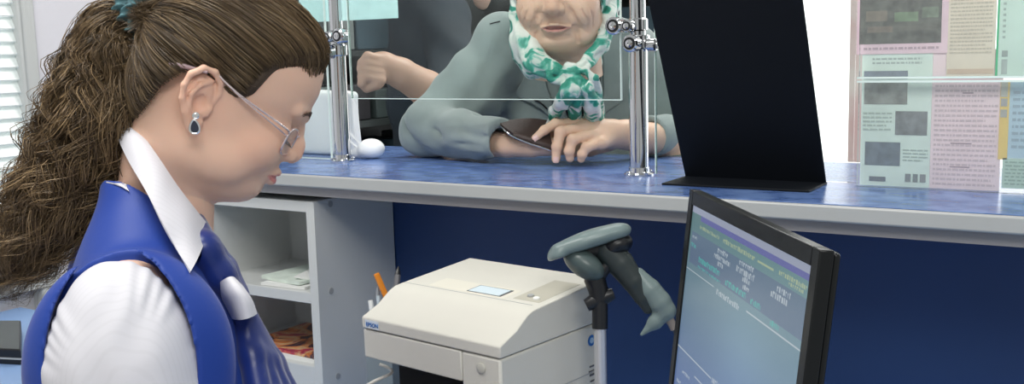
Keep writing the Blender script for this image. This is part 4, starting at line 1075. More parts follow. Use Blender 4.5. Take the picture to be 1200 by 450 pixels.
# neckerchief
m_tie = mat('blue_satin', (.004, .018, .14), .33, sheen=.2)
lo, hi = np.array([P(215, 255, 1.0), P(360, 520, 1.0), P(215, 255, 1.1), P(360, 520, 1.08)]).min(0)-.02, np.array([P(215, 255, 1.0), P(360, 520, 1.0), P(215, 255, 1.1), P(360, 520, 1.08)]).max(0)+.02
f = Fld(lo, hi, .0018)
Q_ = lambda x, y, d: onv(x, y, d, .013)
f.add(f.chain([Q_(228, 262, 1.03), Q_(238, 292, 1.015), Q_(256, 322, 1.01), Q_(272, 345, 1.02)], [.012, .0165, .016, .013], .008))
f.add(f.chain([Q_(244, 285, 1.03), Q_(262, 315, 1.035), Q_(278, 345, 1.035)], [.012, .013, .012], .006), .003)
for (x, y, d, r) in ((305, 470, 1.0, .014), (322, 480, 1.01, .015), (340, 488, 1.02, .014), (354, 492, 1.035, .012)):
    f.add(f.chain([Q_(282, 360, 1.02), Q_((282+x)/2+1, (362+y)/2, d), Q_(x, y, d)], [.011, .0125, r], .008), .0035)
V, F = f.nets(); tie = npobj('neckerchief', relax(V, F, 2), [F], m_tie, clerk)
# white folded band that holds the neckerchief
cA, cB = P(263, 344, .99), P(288, 362, .998)
g = []
dirn = P(284, 376, 1.0)-P(270, 326, 1.0)          # along the band
wid = P(299, 368, 1.0)-P(268, 327, 1.0)
D0 = vdep(262, 350, 1.0)-.034
def bq(px, py, d): return P(px, py, D0+(d-.98)*.8)
rows = [[bq(250, 340, 1.05), bq(256, 333, 1.01), bq(264, 327, .990), bq(271, 325, .992), bq(276, 327, 1.03)],
        [bq(257, 353, 1.05), bq(264, 346, .998), bq(273, 340, .980), bq(281, 337, .986), bq(286, 339, 1.03)],
        [bq(264, 364, 1.05), bq(272, 359, .995), bq(281, 354, .980), bq(290, 351, .986), bq(295, 353, 1.03)],
        [bq(270, 372, 1.05), bq(277, 374, 1.0), bq(286, 374, .984), bq(295, 371, .990), bq(300, 368, 1.03)]]
R_ = np.array(rows); R2 = np.array([linew(r, 16) for r in R_]); R3 = np.stack([linew(R2[:, j], 14) for j in range(16)], 1)
build('white_band', MB().sheet(R3, .0025), m_blouse, tie, smooth=60)
# skirt and legs, seated
m_skirt = mat('dark_skirt', (.01, .012, .03), .8)
f = Fld((-.24, -.22, -1.2), (.24, .62, -.48), .012)
f.add(f.ell((0, -.02, -.60), (.18, .15, .13)))
for s in (-1, 1): f.add(f.chain([(s*.09, .0, -.66), (s*.10, .42, -.66), (s*.10, .42, -1.10), (s*.10, .52, -1.135)], [.085, .062, .038, .03], .03), .03)
V, F = f.nets(); V = bmap(V); V[:, 2] = np.maximum(V[:, 2], .001); npobj('skirt_and_legs', V, [F], m_skirt, clerk)
# glasses
m_wire = mat('glasses_wire', (.78, .66, .66), .25, .8); m_tip = mat('temple_tip', (.36, .25, .27), .35); m_lens = glassmat('lens_glass', (.995, .99, .99), .09); 
for l_ in list(m_lens.node_tree.links):
    if l_.from_node.type == 'FRESNEL': m_lens.node_tree.links.remove(l_)
m_lens.node_tree.nodes['Mix Shader'].inputs[0].default_value = .03
gl = empty('glasses', tuple(HO)); gl.parent = clerk; gl.location = Vector(HO)-clerk.location
gz, gy = .0015, .0985
LX0, LX1 = .011, .056
def lensring(s, n=40):
    o = []
    for i in range(n):
        a = 2*math.pi*i/n; c_, s2 = math.cos(a), math.sin(a); ex = 2/3.2
        x = (LX0+LX1)/2+(LX1-LX0)/2*math.copysign(abs(c_)**ex, c_); z = .0128*math.copysign(abs(s2)**ex, s2)*1.1
        o.append(np.array([s*x, gy-.30*(x-.008)**1.0-.10*z*1.0+.004*0+z*.12, gz+z-.06*(x-LX0)*0]))
    return o
for s in (1, -1):
    L = lensring(s); W_ = [h2w(*p) for p in L]
    build('rim', MB().tube(W_, .0012, 8, closed=True), m_wire, gl, smooth=True)
    n_l = np.cross(W_[10]-W_[0], W_[20]-W_[0]); n_l /= np.linalg.norm(n_l)
    build('lens', MB().prism([p-n_l*.0006 for p in W_], n_l*.0012), m_lens, gl)
    tp0 = np.array([s*LX1, gy-.3*(LX1-.008), gz+.0085])
    build('temple', MB().tube([h2w(*p) for p in linew([tp0, (s*.0625, .080, .0125), (s*.0695, .060, .0165), (s*.0745, .030, .0215), (s*.0765, .010, .0265), (s*.0770, -.006, .0325)], 26)], .0011, 8), m_wire, gl, smooth=True)
    build('temple_lower_wire', MB().tube([h2w(*p) for p in linew([tp0+(0, 0, -.004), (s*.0640, .076, .0085), (s*.0705, .058, .0130), (s*.0748, .032, .0195), (s*.0765, .018, .0235)], 26)], .0007, 8), m_wire, gl, smooth=True)
    tpw = [w2h(P(x, y, 1.046-.084*(1 if s > 0 else -1))) for x, y in ((243, 85), (222, 79), (210, 76.5), (199, 74))] if s > 0 else None
    if s < 0: tpw = [np.array([-q[0], q[1], q[2]]) for q in sv_]
    sv_ = tpw
    build('temple_tip', MB().tube([h2w(*p) for p in linew(tpw, 12)], [.0015+.0012*min(1, i/6) for i in range(12)], 10), m_tip, gl, smooth=True)
    build('nose_pad', MB().tube([h2w(s*.0125, gy-.004, gz+.002), h2w(s*.0105, gy-.0075, gz), h2w(s*.0095, gy-.008, gz-.005)], [.0006, .0018, .0018], 8), m_lens, gl, smooth=True)
build('bridge', MB().tube([h2w(*p) for p in linew([(-.0112, gy-.001, gz+.006), (-.005, gy+.003, gz+.0095), (.005, gy+.003, gz+.0095), (.0112, gy-.001, gz+.006)], 14)], .0009, 8), m_wire, gl, smooth=True)
# earring : small stud above a drop set with a dark stone
m_silver = mat('silver', (.80, .80, .80), .2, 1); m_stone = mat('dark_stone', (.006, .012, .03), .08, coat=1)
er = empty('earring', (0, 0, 0)); er.parent = clerk
ed = 1.046-.0835
er.location = Vector(P(228, 140, ed))-clerk.location
dv = -v_
def stone(px, py, rx, ry, mr, name):
    c = P(px, py, ed); ux_ = kf; uz_ = Z
    ring = [c+ux_*rx*math.cos(a)+uz_*(ry*math.sin(a)*(1.0)+0)+ux_*(-.0)*0 for a in np.linspace(0, 2*math.pi, 28, endpoint=False)]
    if name == 'drop': ring = [c+ux_*rx*math.cos(a)*(1-.35*math.sin(a))+uz_*ry*math.sin(a) for a in np.linspace(0, 2*math.pi, 28, endpoint=False)]
    o = build(name+'_setting', MB().tube(ring, mr, 8, closed=True), m_silver, er, smooth=True)
    build(name+'_stone', MB().prism([c+(p-c)*.92-dv*.001 for p in ring], dv*.0022), m_stone if name == 'drop' else m_silver, er, bevel=.0005)
stone(229.5, 135.5, .0026, .0026, .0009, 'stud'); stone(228, 148.5, .0040, .0064, .0013, 'drop')
build('link', MB().tube([P(229, 138.5, ed), P(228.6, 142, ed)], .0008, 6), m_silver, er)
# ================================================================ older customer behind the counter
v2 = ray(656, 60).copy(); v2[2] = 0; v2 /= np.linalg.norm(v2)
il = np.array([v2[1], -v2[0], 0])*-1                         # image left
ya_ = math.radians(9)
gf0 = -v2*math.cos(ya_)+il*math.sin(ya_); gx = np.cross(gf0, Z)
if gx@il < 0: pass
pt_ = math.radians(7)
gf = gf0*math.cos(pt_)-Z*math.sin(pt_); gu = Z*math.cos(pt_)+gf0*math.sin(pt_)
GO = P(660, -6, 1.845); GS = 1.17
gmap = lambda L: GO+GS*(np.atleast_2d(L)@np.array((gx, gf, gu)))
wm = empty('person', (*P(660, 130, 2.15)[:2], 0), 'older person in grey jacket and green white headscarf leaning on the counter with folded hands', 'person')
OLD = {k: list(v) for k, v in HEAD.items()}
OLD['F'] = [.045, .060, .074, .083, .089, .087, .089, .0905, .094, .095, .094, .0925, .0985, .0995, .0935, .080, .052, .01]
OLD['W'] = [.020, .033, .042, .049, .055, .058, .060, .062, .064, .066, .068, .069, .070, .072, .068, .056, .036, .006]
f = Fld((-.09, -.11, -.13), (.09, .135, .135), .0014)
head_field(f, OLD, nose=2.0)
f.add(f.ell((0, .098, -.010), (.0115, .014, .010)), .006)
f.add(f.cap((0, -.01, -.03), (0, -.02, -.13), .05, .055), .02)
eyes_lips(f, lip=.5, mz=-.040)
for s in (-1, 1):
    f.add(f.ell((s*.036, .070, -.024), (.017, .018, .018)), .010)
    f.add(f.ell((s*.038, .058, -.056), (.013, .018, .015)), .012)
    f.carve([(s*.0165, -.008), (s*.0245, -.020), (s*.0315, -.034), (s*.0335, -.042)], [.0015, .0026, .0022, .001], .007)      # fold beside the nose
    f.carve([(s*.0265, -.0405), (s*.0305, -.050), (s*.0310, -.064)], [.0018, .0024, .0014], .005)     # line down from the mouth corner
    f.carve([(s*.0045, -.0215), (s*.0050, -.031)], [.0008, .0005], .002)
    for q in range(3): f.carve([(s*(.007+.006*q), -.029), (s*(.0078+.0068*q), -.0365)], [.0004, .0008], .002)
    for q in range(3): f.carve([(s*(.006+.006*q), -.046), (s*(.0065+.0065*q), -.052)], [.0007, .0004], .002)
    f.carve([(s*.041, -.016), (s*.047, -.032), (s*.045, -.050)], [.0004, .0008, .0004], .004)
    f.carve([(s*.049, -.010), (s*.054, -.026), (s*.052, -.044)], [.0003, .0006, .0003], .003)
f.carve([(-.018, -.0555), (0, -.0530), (.018, -.0555)], [.0012, .0028, .0012], .007)
V, F = f.nets(); V = relax(V, F, 1, .3); lv = V
col = skin_colors(V, (.68, .46, .345), (.46, .21, .19), mz=-.040, lz=.0034)
parts = [(gmap(V), F)]; nface = len(V)
# left hand lying on top, px + depth joints
lo, hi = fbox([P(608, 125, 1.75), P(800, 200, 1.75), P(608, 125, 1.92), P(800, 200, 2.02)], .02)
f = Fld(lo, hi, .0017)
W3 = lambda *q: P(*q)
f.add(f.cap(W3(700, 155, 1.815), W3(735, 158, 1.84), .024, .0255)); f.add(f.cap(W3(735, 158, 1.84), W3(790, 166, 1.93), .0255, .033), .01)
mc = [(674, 145, 1.81), (684, 151, 1.797), (695, 159, 1.787), (704, 168, 1.782)]
for q in mc: f.add(f.cap(W3(718, 157, 1.825), W3(*q), .020, .0118), .010)
fing = [[(674, 144.5, 1.81), (651, 145.5, 1.80), (638, 152.5, 1.79), (627, 162, 1.785)],
        [(684, 150, 1.797), (657, 155, 1.78), (652.5, 172, 1.775), (651.5, 186.5, 1.778)],
        [(695, 158, 1.787), (671, 164, 1.770), (667, 177, 1.768), (668, 185.5, 1.772)],
        [(704, 167, 1.782), (687, 173, 1.766), (682, 181, 1.765), (681, 186.5, 1.768)]]
rs_ = [[.0105, .0092, .0080, .0068], [.0112, .0100, .0088, .0076], [.0108, .0097, .0086, .0074], [.0098, .0088, .0078, .0068]]
for q, r in zip(fing, rs_):
    ch = f.chain([W3(*a) for a in q], r, .003)
    for a, rr_ in zip(q[1:3], r[1:3]): ch = smin(ch, f.ell(W3(*a), (rr_*1.12,)*3), .002)
    f.add(ch, .0032)
f.add(f.chain([W3(715, 168, 1.85), W3(692, 176, 1.84), W3(672, 178, 1.83)], [.014, .011, .0095], .004), .006)
for i in range(3):   # tendons
    f.add(f.cap(W3(716-2*i, 146+5*i, 1.812-.006*i), W3(682+8*i, 143+7*i, 1.803-.008*i), .0035), .009)
for i in range(5):   # creases towards the wrist
    f.sub(f.cap(W3(706+9*i, 172+1.5*i, 1.790+.012*i), W3(715+9*i, 162+1.2*i, 1.795+.012*i), .0006), .003)
for q in fing:
    a, b_ = W3(*q[1]), W3(*q[0]); f.sub(f.cap(a+(0, 0, .0085), a+(0, 0, .0092), .0006), .002)
f.S = np.maximum(f.S, TZ+.0006-f.Z)
V, F = f.nets(); parts.append((relax(V, F, 1, .3), F))
# right forearm and hand under the wallet
lo, hi = fbox([P(560, 140, 1.78), P(690, 190, 1.76), P(560, 140, 1.95), P(690, 190, 1.92)], .02)
f = Fld(lo, hi, .0018)
f.add(f.chain([W3(560, 166, 1.90), W3(595, 170, 1.845), W3(622, 171.5, 1.815)], [.028, .0215, .020], .006))
f.add(f.ell(W3(640, 172, 1.812), (.032, .024, .0165)), .01)
for (dy, dd_) in ((-6, .02), (0, .010), (5, 0), (9, -.006)):
    f.add(f.chain([W3(640, 170+dy*.5, 1.825+dd_), W3(668, 171+dy*.6, 1.835+dd_), W3(690, 176+dy*.3, 1.845+dd_)], [.010, .0085, .0075], .003), .004)
f.add(f.chain([W3(622, 160, 1.84), W3(640, 156, 1.86), W3(655, 156, 1.86)], [.012, .0095, .008], .004), .005)
f.S = np.maximum(f.S, TZ+.0006-f.Z)
V, F = f.nets(); parts.append((relax(V, F, 1, .3), F))
# arms and trunk hidden in the jacket
lo, hi = fbox([P(480, 0, 1.85), P(850, 190, 1.85), P(480, 0, 2.3), P(850, 190, 2.3)], .02)
f = Fld(lo, hi, .007)
S1, S2 = (594, 52, 2.06), (738, 66, 2.09); E1, E2 = (500, 152, 2.02), (822, 168, 2.06)
for a, b_, c in ((S1, E1, (585, 168, 1.86)), (S2, E2, (760, 162, 1.875))):
    f.add(f.chain([W3(*a), W3(*b_), W3(*c)], [.035, .03, .022], .01), .01)
f.add(f.ell(W3(662, 140, 2.13), (.12, .07, .19)), .03); f.add(f.cap(W3(*S1), W3(*S2), .035), .03)
V, F = f.nets(); parts.append((V, F))
VV, FF = joinnp(parts); cc = np.tile(np.array((.70, .48, .35)), (len(VV), 1)); cc[:nface] = col
for q in fing:   # nails
    t_ = P(*q[3]); 
cc = np.clip(cc, 0, 1)
npobj('body', VV, FF, m_skin, wm, colors=cc)
# nails as thin caps on the finger tips
nm = mat('fingernail', (.72, .50, .45), .25)
for q, r in zip(fing[:2], rs_[:2]):
    t0, t1 = P(*q[2]), P(*q[3]); d_ = (t1-t0)/np.linalg.norm(t1-t0); view = -v2
    nrm = view-d_*(view@d_); nrm /= np.linalg.norm(nrm); sd_ = np.cross(d_, nrm)
    g = [[t1+d_*(u*.0052+.0005)+sd_*(w_*.0045)+nrm*(r[3]*1.02*math.sqrt(max(0, 1-(w_*.6)**2))-.0012*max(0, u)**2) for w_ in np.linspace(-1, 1, 7)] for u in np.linspace(-1, 1, 7)]
    build('fingernail', MB().sheet(g, .0006), nm, wm, smooth=60)

m_jack = mat('grey_green_wool', (.235, .285, .280), .85, bump=.25, bscale=420, sheen=.25, var=.06, vscale=25)
lo, hi = fbox([P(440, -10, 1.78), P(870, 200, 1.78), P(440, -10, 2.35), P(870, 200, 2.35)], .03)
lo[2] = .75
f = Fld(lo, hi, .0042)
AX = (il, gf0, Z)
f.add(f.ell(W3(664, 135, 2.13), (.170, .115, .24), AX)); f.add(f.cap(W3(*S1), W3(*S2), .052), .05)
f.add(f.cap(W3(620, 40, 2.05), W3(592, 50, 2.06), .042, .048), .03); f.add(f.cap(W3(705, 45, 2.07), W3(740, 62, 2.09), .042, .05), .03)
f.add(f.chain([W3(*S1), W3(550, 108, 2.04), W3(501, 150, 2.0)], [.058, .066, .052], .02), .03)
f.add(f.chain([W3(501, 151, 2.0), W3(545, 158, 1.91), W3(592, 163, 1.825)], [.052, .043, .036], .01), .018)
f.add(f.chain([W3(*S2), W3(785, 118, 2.1), W3(822, 162, 2.05)], [.058, .062, .052], .02), .03)
f.add(f.chain([W3(822, 164, 2.05), W3(790, 163, 1.955), W3(757, 160, 1.885)], [.052, .046, .038], .01), .018)
# folds in the sleeves and seams
for (a, b_, c, r) in (((566, 62, 1.98), (556, 92, 1.955), (535, 118, 1.93), .0035), ((530, 98, 1.96), (505, 122, 1.93), (495, 140, 1.93), .003), ((510, 152, 1.92), (530, 166, 1.875), (560, 172, 1.83), .003),
                      ((545, 122, 1.92), (560, 140, 1.88), (585, 150, 1.82), .003), ((480, 130, 1.99), (476, 150, 1.97), (486, 168, 1.95), .003)):
    f.sub(f.chain([W3(*a), W3(*b_), W3(*c)], [r*.4, r, r*.4]), .012)
for (a, b_, c, r) in (((603, 30, 2.02), (600, 62, 1.985), (594, 98, 1.97), .0035), ((618, 40, 2.02), (614, 70, 1.99), (606, 104, 1.975), .0025), ((500, 108, 1.945), (520, 112, 1.93), (545, 126, 1.90), .004), ((540, 150, 1.86), (556, 160, 1.83), (575, 160, 1.81), .0025)):
    f.sub(f.chain([W3(*a), W3(*b_), W3(*c)], [r*.4, r, r*.4]), .010)
f.S = f.S+(.0026*np.sin(f.X*60+f.Z*48+2*np.sin(f.Y*30))+.002*np.sin(f.Y*80-f.Z*70+1.5*np.sin(f.X*40))).astype(np.float32)
# V opening of the jacket front, cuffs cut open
front = gf0*.0
f.sub(f.chain([W3(668, 60, 2.04), W3(681, 98, 2.035), W3(672, 140, 2.01)], [.050, .040, .014], .01), .003)
cd = W3(592, 163, 1.825)-W3(545, 158, 1.91); cd /= np.linalg.norm(cd)
c0 = W3(588, 163, 1.832)
pl = ((f.X-c0[0])*cd[0]+(f.Y-c0[1])*cd[1]+(f.Z-c0[2])*cd[2])
near = f.cap(W3(575, 161, 1.85), W3(610, 164, 1.80), .055)
f.S = np.where(near < 0, np.maximum(f.S, pl), f.S).astype(np.float32)
cd2 = W3(757, 160, 1.885)-W3(790, 163, 1.955); cd2 /= np.linalg.norm(cd2); c2 = W3(760, 160, 1.892)
pl = ((f.X-c2[0])*cd2[0]+(f.Y-c2[1])*cd2[1]+(f.Z-c2[2])*cd2[2]); near = f.cap(W3(765, 161, 1.90), W3(735, 158, 1.84), .055)
f.S = np.where(near < 0, np.maximum(f.S, pl), f.S).astype(np.float32)
f.sub(f.cap(W3(575, 166, 1.86), W3(600, 169, 1.81), .026, .027), .003); f.sub(f.cap(W3(775, 163, 1.915), W3(745, 159, 1.86), .029, .029), .003)
# stays above the counter top in front of its far edge
f.S = np.where((f.Y < 1.775) & (f.Z < TZ+.05), np.maximum(f.S, TZ+.0006-f.Z), f.S).astype(np.float32)
f.S = np.maximum(f.S, .78-f.Z).astype(np.float32)
V, F = f.nets(); V = relax(V, F, 2); jb = BVHTree.FromPolygons([tuple(p) for p in V], [tuple(int(i) for i in q) for q in F])
def onj(px, py, d=9, gap=.003):
    r = ray(px, py); L = np.linalg.norm(r); h = jb.ray_cast(Vector(CP), Vector(r/L)); return P(px, py, (d if d < 5 else 1.99) if h[0] is None else h[3]/L-gap)
jk = npobj('jacket', V, [F], m_jack, wm)
# lapels
def pgrid(pts, th, name, m, par, n=12):
    R_ = np.array([[(q[0], q[1], 0) for q in r] for r in pts], float); R2 = np.array([linew(r, n) for r in R_]); R3 = np.stack([linew(R2[:, j], n) for j in range(n)], 1)
    R3 = np.array([[onj(q[0], q[1], 1.97, .007) for q in r] for r in R3])
    for _ in range(6): R3[1:-1, 1:-1] = (R3[:-2, 1:-1]+R3[2:, 1:-1]+R3[1:-1, :-2]+R3[1:-1, 2:])/4
    return build(name, MB().sheet(R3, th), m, par, smooth=60)
pgrid([[(620, 62, 2.005), (626, 64, 1.99), (631, 70, 1.985)], [(614, 92, 1.99), (628, 98, 1.975), (640, 100, 1.975)], [(606, 110, 1.99), (627, 117, 1.972), (647, 122, 1.975)], [(636, 128, 1.99), (644, 136, 1.975), (650, 150, 1.985)]], .004, 'lapel', m_jack, jk)
pgrid([[(707, 66, 2.005), (711, 62, 1.995), (716, 62, 2.0)], [(708, 96, 1.99), (714, 94, 1.98), (728, 92, 1.995)], [(704, 122, 1.985), (714, 120, 1.975), (734, 112, 1.995)], [(682, 150, 1.99), (694, 142, 1.98), (706, 134, 1.99)]], .004, 'lapel', m_jack, jk)
build('pocket_trim', MB().tube([onj(q[0], q[1], 9, .012) for q in linew([(626, 117, 1.967), (633, 120, 1.966), (641, 127.5, 1.967)], 8)], .0016, 6), m_black, jk, smooth=True)
build('shoulder_tab', MB().tube([onj(q[0], q[1], 9, .001) for q in linew([(574, 28, 2.045), (580, 26.5, 2.04), (586, 25, 2.04)], 8)], .0013, 6), m_black, jk, smooth=True)
# black blouse below
f = Fld(lo, hi, .006)
f.add(f.ell(W3(664, 132, 2.13), (.164, .108, .236), AX)); V, F = f.nets(); npobj('blouse', V, [F], mat('black_knit', (.008, .008, .010), .8), wm)
# skirt / coat and legs to the floor
f = Fld((-1.35, 1.72, -.01), (-.7, 2.3, .85), .014)
bc = P(664, 135, 2.24)
f.add(f.cap((bc[0], max(bc[1], 1.95), .80), (bc[0], 2.0, .35), .15, .19)); 
f.S = np.maximum(f.S, .30-f.Z)
for s in (-1, 1): f.add(f.chain([(bc[0]+s*.08, 2.0, .4), (bc[0]+s*.08, 2.0, .06), (bc[0]+s*.08, 1.93, .045)], [.055, .045, .042], .02), .01)
f.S = np.maximum(f.S, .001-f.Z)
V, F = f.nets(); npobj('skirt_and_legs', V, [F], mat('dark_skirt_wool', (.02, .022, .026), .9), wm)

# headscarf
m_scarf = bpy.data.materials.new('green_white_silk'); m_scarf.use_nodes = True; nt = m_scarf.node_tree; bs = nt.nodes['Principled BSDF']
tc = nt.nodes.new('ShaderNodeTexCoord'); nz = nt.nodes.new('ShaderNodeTexNoise'); nz.inputs['Scale'].default_value = 23; nz.inputs['Detail'].default_value = 2.5; nz.inputs['Distortion'].default_value = 1.6
rp = nt.nodes.new('ShaderNodeValToRGB'); e = rp.color_ramp.elements; e[0].position = .44; e[0].color = (.012, .24, .17, 1); e[1].position = .56; e[1].color = (.60, .66, .61, 1)
x = e.new(.485); x.color = (.10, .42, .33, 1); x = e.new(.515); x.color = (.50, .62, .56, 1); x = e.new(.64); x.color = (.70, .73, .69, 1)
nt.links.new(tc.outputs['Object'], nz.inputs['Vector']); nt.links.new(nz.outputs['Fac'], rp.inputs[0]); nt.links.new(rp.outputs[0], bs.inputs['Base Color']); bs.inputs['Roughness'].default_value = .5
f = Fld((-.125, -.15, -.14), (.125, .14, .17), .0022)
f.add(f.ell((0, -.012, .035), (.084, .112, .116)))
f.add(f.chain([(0, -.03, -.02), (0, -.045, -.09)], [.066, .056]), .03)
f.sub(f.chain([(0, .12, -.058), (0, .12, .02), (0, .12, .05)], [.064, .078, .076], .02), .004)
f.sub(f.ell((0, .02, .02), (.070, .10, .10)), .003)
rad_ = np.sqrt(f.X**2+(f.Z-.01)**2)
f.S = (f.S+.0022*np.sin(rad_*240+f.Y*50+1.5*np.sin(f.X*50))).astype(np.float32)
V, F = f.nets(); sf = npobj('headscarf', gmap(relax(V, F, 1)), [F], m_scarf, wm)
lo, hi = fbox([P(590, -20, 1.66), P(728, 142, 1.66), P(590, -20, 1.9), P(728, 142, 1.9)], .01)
f = Fld(lo, hi, .0018)
f.add(f.chain([W3(607, -12, 1.860), W3(609, 20, 1.825), W3(613, 48, 1.805), W3(628, 74, 1.785), W3(658, 87, 1.770)], [.016, .018, .022, .024, .012], .008))
f.add(f.chain([W3(716, -14, 1.850), W3(713, 22, 1.810), W3(703, 52, 1.785), W3(676, 82, 1.765)], [.014, .012, .010, .008], .008))
f.add(f.chain([W3(722, -12, 1.870), W3(718, 24, 1.830), W3(708, 56, 1.800), W3(684, 84, 1.760)], [.011, .009, .007, .006], .004), .0015)
f.add(f.chain([W3(613, 62, 1.820), W3(625, 80, 1.810)], [.022, .020]), .01)
f.S = (f.S+.0013*np.sin(f.X*260+f.Z*190+2*np.sin(f.Z*60))).astype(np.float32)
V, F = f.nets(); npobj('scarf_bands', relax(V, F, 1, .4), [F], m_scarf, sf)
f = Fld(lo, hi, .0016)
f.add(f.ell(W3(668, 86, 1.755), (.0165, .014, .020)))
f.add(f.chain([W3(663, 88, 1.755), W3(652, 83.5, 1.750), W3(644, 86, 1.750), W3(643.5, 91, 1.750), W3(652, 95, 1.750), W3(663, 93, 1.755)], [.0085, .0065, .0055, .0055, .0065, .008], .002), .003)
f.add(f.chain([W3(670, 92, 1.750), W3(668, 106, 1.740), W3(660, 118, 1.765), W3(651, 130, 1.80), W3(645, 150, 1.85)], [.010, .0165, .015, .011, .009], .004), .004)
f.add(f.chain([W3(676, 96, 1.745), W3(675, 118, 1.765), W3(672, 152, 1.85)], [.009, .012, .011], .003), .0015)
f.add(f.chain([W3(676, 90, 1.755), W3(688, 104, 1.747), W3(693, 122, 1.775), W3(698, 150, 1.85)], [.008, .012, .0155, .020], .004), .0015)
f.add(f.chain([W3(672, 84, 1.750), W3(686, 82, 1.745), W3(696, 92, 1.745), W3(701, 110, 1.775), W3(706, 134, 1.83)], [.006, .006, .0075, .008, .006], .002), .0015)
f.S = (f.S+.0012*np.sin(f.X*330+f.Y*160+1.5*np.sin(f.Z*90))).astype(np.float32)
V, F = f.nets(); npobj('scarf_knot', relax(V, F, 1, .4), [F], m_scarf, sf)
# wallet held between the hands
wl_ = empty('wallet', tuple(P(615, 165, 1.80)), 'dark brown zipped wallet held in the older customer\'s hands', 'wallet')
mw = mat('brown_leather', (.045, .028, .024), .5, bump=.3, bscale=300)
G_ = np.array([[P(584, 145, 1.835), P(604, 142, 1.85), P(624, 141, 1.86), P(640, 143, 1.86)],
               [P(592, 152, 1.805), P(610, 152, 1.81), P(628, 153, 1.815), P(643, 154, 1.82)],
               [P(601, 158, 1.790), P(618, 162, 1.786), P(633, 166, 1.786), P(646, 170, 1.79)],
               [P(604, 161, 1.792), P(620, 167, 1.788), P(634, 172, 1.786), P(648, 176, 1.79)]])
R2 = np.array([linew(r, 14) for r in G_]); R3 = np.stack([linew(R2[:, j], 14) for j in range(14)], 1)
build('leather_body', MB().sheet(R3, .008), mw, wl_, smooth=60)
build('zip_edge', MB().tube([P(*q) for q in linew([(585, 146, 1.828), (593, 154.5, 1.796), (603, 161, 1.783), (620, 168, 1.779), (634, 172.5, 1.778), (646, 176.5, 1.782)], 26)], .0014, 8), m_chrome, wl_, smooth=True)

# ================================================================ people and furniture in the public hall
def torso_person(name_label, parts_, rest, catg='person'):
    pass
m_navy = mat('dark_teal_jacket', (.010, .020, .029), .8, var=.25, vscale=5)
m_dk = mat('black_trousers', (.010, .011, .014), .85)
bp = empty('person', (*P(470, 90, 2.9)[:2], 0), 'bystander in a dark blue jacket with a bare bent forearm behind the glass', 'person')
lo = np.array([-2.35, 1.95, .72]); hi = np.array([-1.35, 2.85, 1.65])
f = Fld(lo, hi, .008)
tcx_ = P(503, 78, 2.9)
ax3 = (il, v2, Z)
f.add(f.ell(tcx_+(0, 0, -.05), (.125, .12, .33), ax3))
f.add(f.cap(P(478, -2, 2.9), P(522, 22, 2.85), .06, .065), .05)
f.add(f.chain([P(518, 30, 2.82), P(532, 72, 2.7), P(520, 112, 2.58)], [.07, .06, .05], .02), .03)
f.S = f.S+(.004*np.sin(f.X*40+f.Z*50+2*np.sin(f.Y*20))).astype(np.float32)
V, F = f.nets(); npobj('jacket', relax(V, F, 2), [F], m_navy, bp)
f = Fld((-2.4, 2.0, -.01), (-1.4, 2.8, .95), .016)
for s in (-1, 1):
    q = tcx_+il*s*.09; f.add(f.chain([(q[0], q[1], .85), (q[0], q[1], .08), (q[0]+v2[0]*-.1, q[1]-v2[1]*.1, .05)], [.11, .06, .045], .02), .03)
f.S = np.maximum(f.S, .001-f.Z); V, F = f.nets(); npobj('trousers', V, [F], m_dk, bp)
f1 = Fld(*fbox([P(408, 40, 2.3), P(540, 130, 2.3), P(408, 40, 2.65), P(540, 130, 2.65)], .02), .0035)
f1.add(f1.chain([P(520, 114, 2.56), P(500, 104, 2.50), P(470, 86, 2.44), P(452, 77, 2.42)], [.045, .044, .036, .031], .01))
f1.add(f1.ell(P(440, 80, 2.42), (.045, .03, .035), ax3), .02)
for i in range(4):
    y_ = 66+i*8
    f1.add(f1.chain([P(446, y_+4, 2.40-.004*i), P(431, y_, 2.385), P(424, y_+8, 2.39), P(430, y_+14, 2.41)], [.013, .0115, .0105, .0095], .004), .004)
f1.add(f1.chain([P(452, 84, 2.41), P(442, 99, 2.39), P(430, 104, 2.40)], [.015, .012, .010], .004), .006)
V, F = f1.nets(); pts_ = [(relax(V, F, 1), F)]
hc = P(482, -78, 2.85); f2 = Fld(hc-.2, hc+.2, .006); f2.add(f2.ell(hc, (.075, .095, .115), ax3)); f2.add(f2.cap(hc, hc-(0, 0, .19), .05)); V, F = f2.nets(); pts_.append((V, F))
f2 = Fld(lo, hi, .01); f2.add(f2.ell(tcx_, (.09, .08, .25), ax3)); f2.add(f2.cap(P(518, 30, 2.82), P(520, 112, 2.58), .035), .02); V, F = f2.nets(); pts_.append((V, F))
VV, FF = joinnp(pts_); npobj('body', VV, FF, m_skin, bp, colors=np.tile(np.array((.50, .33, .25)), (len(VV), 1)))
f = Fld(hc-.2, hc+.2, .006); f.add(f.ell(hc+(v2*.012)+(0, 0, .02), (.083, .1, .115), ax3)); f.sub(f.ell(hc-v2*.08-(0, 0, .03), (.06, .06, .08), ax3), .01); V, F = f.nets(); npobj('hair', V, [F], m_haircore, bp)

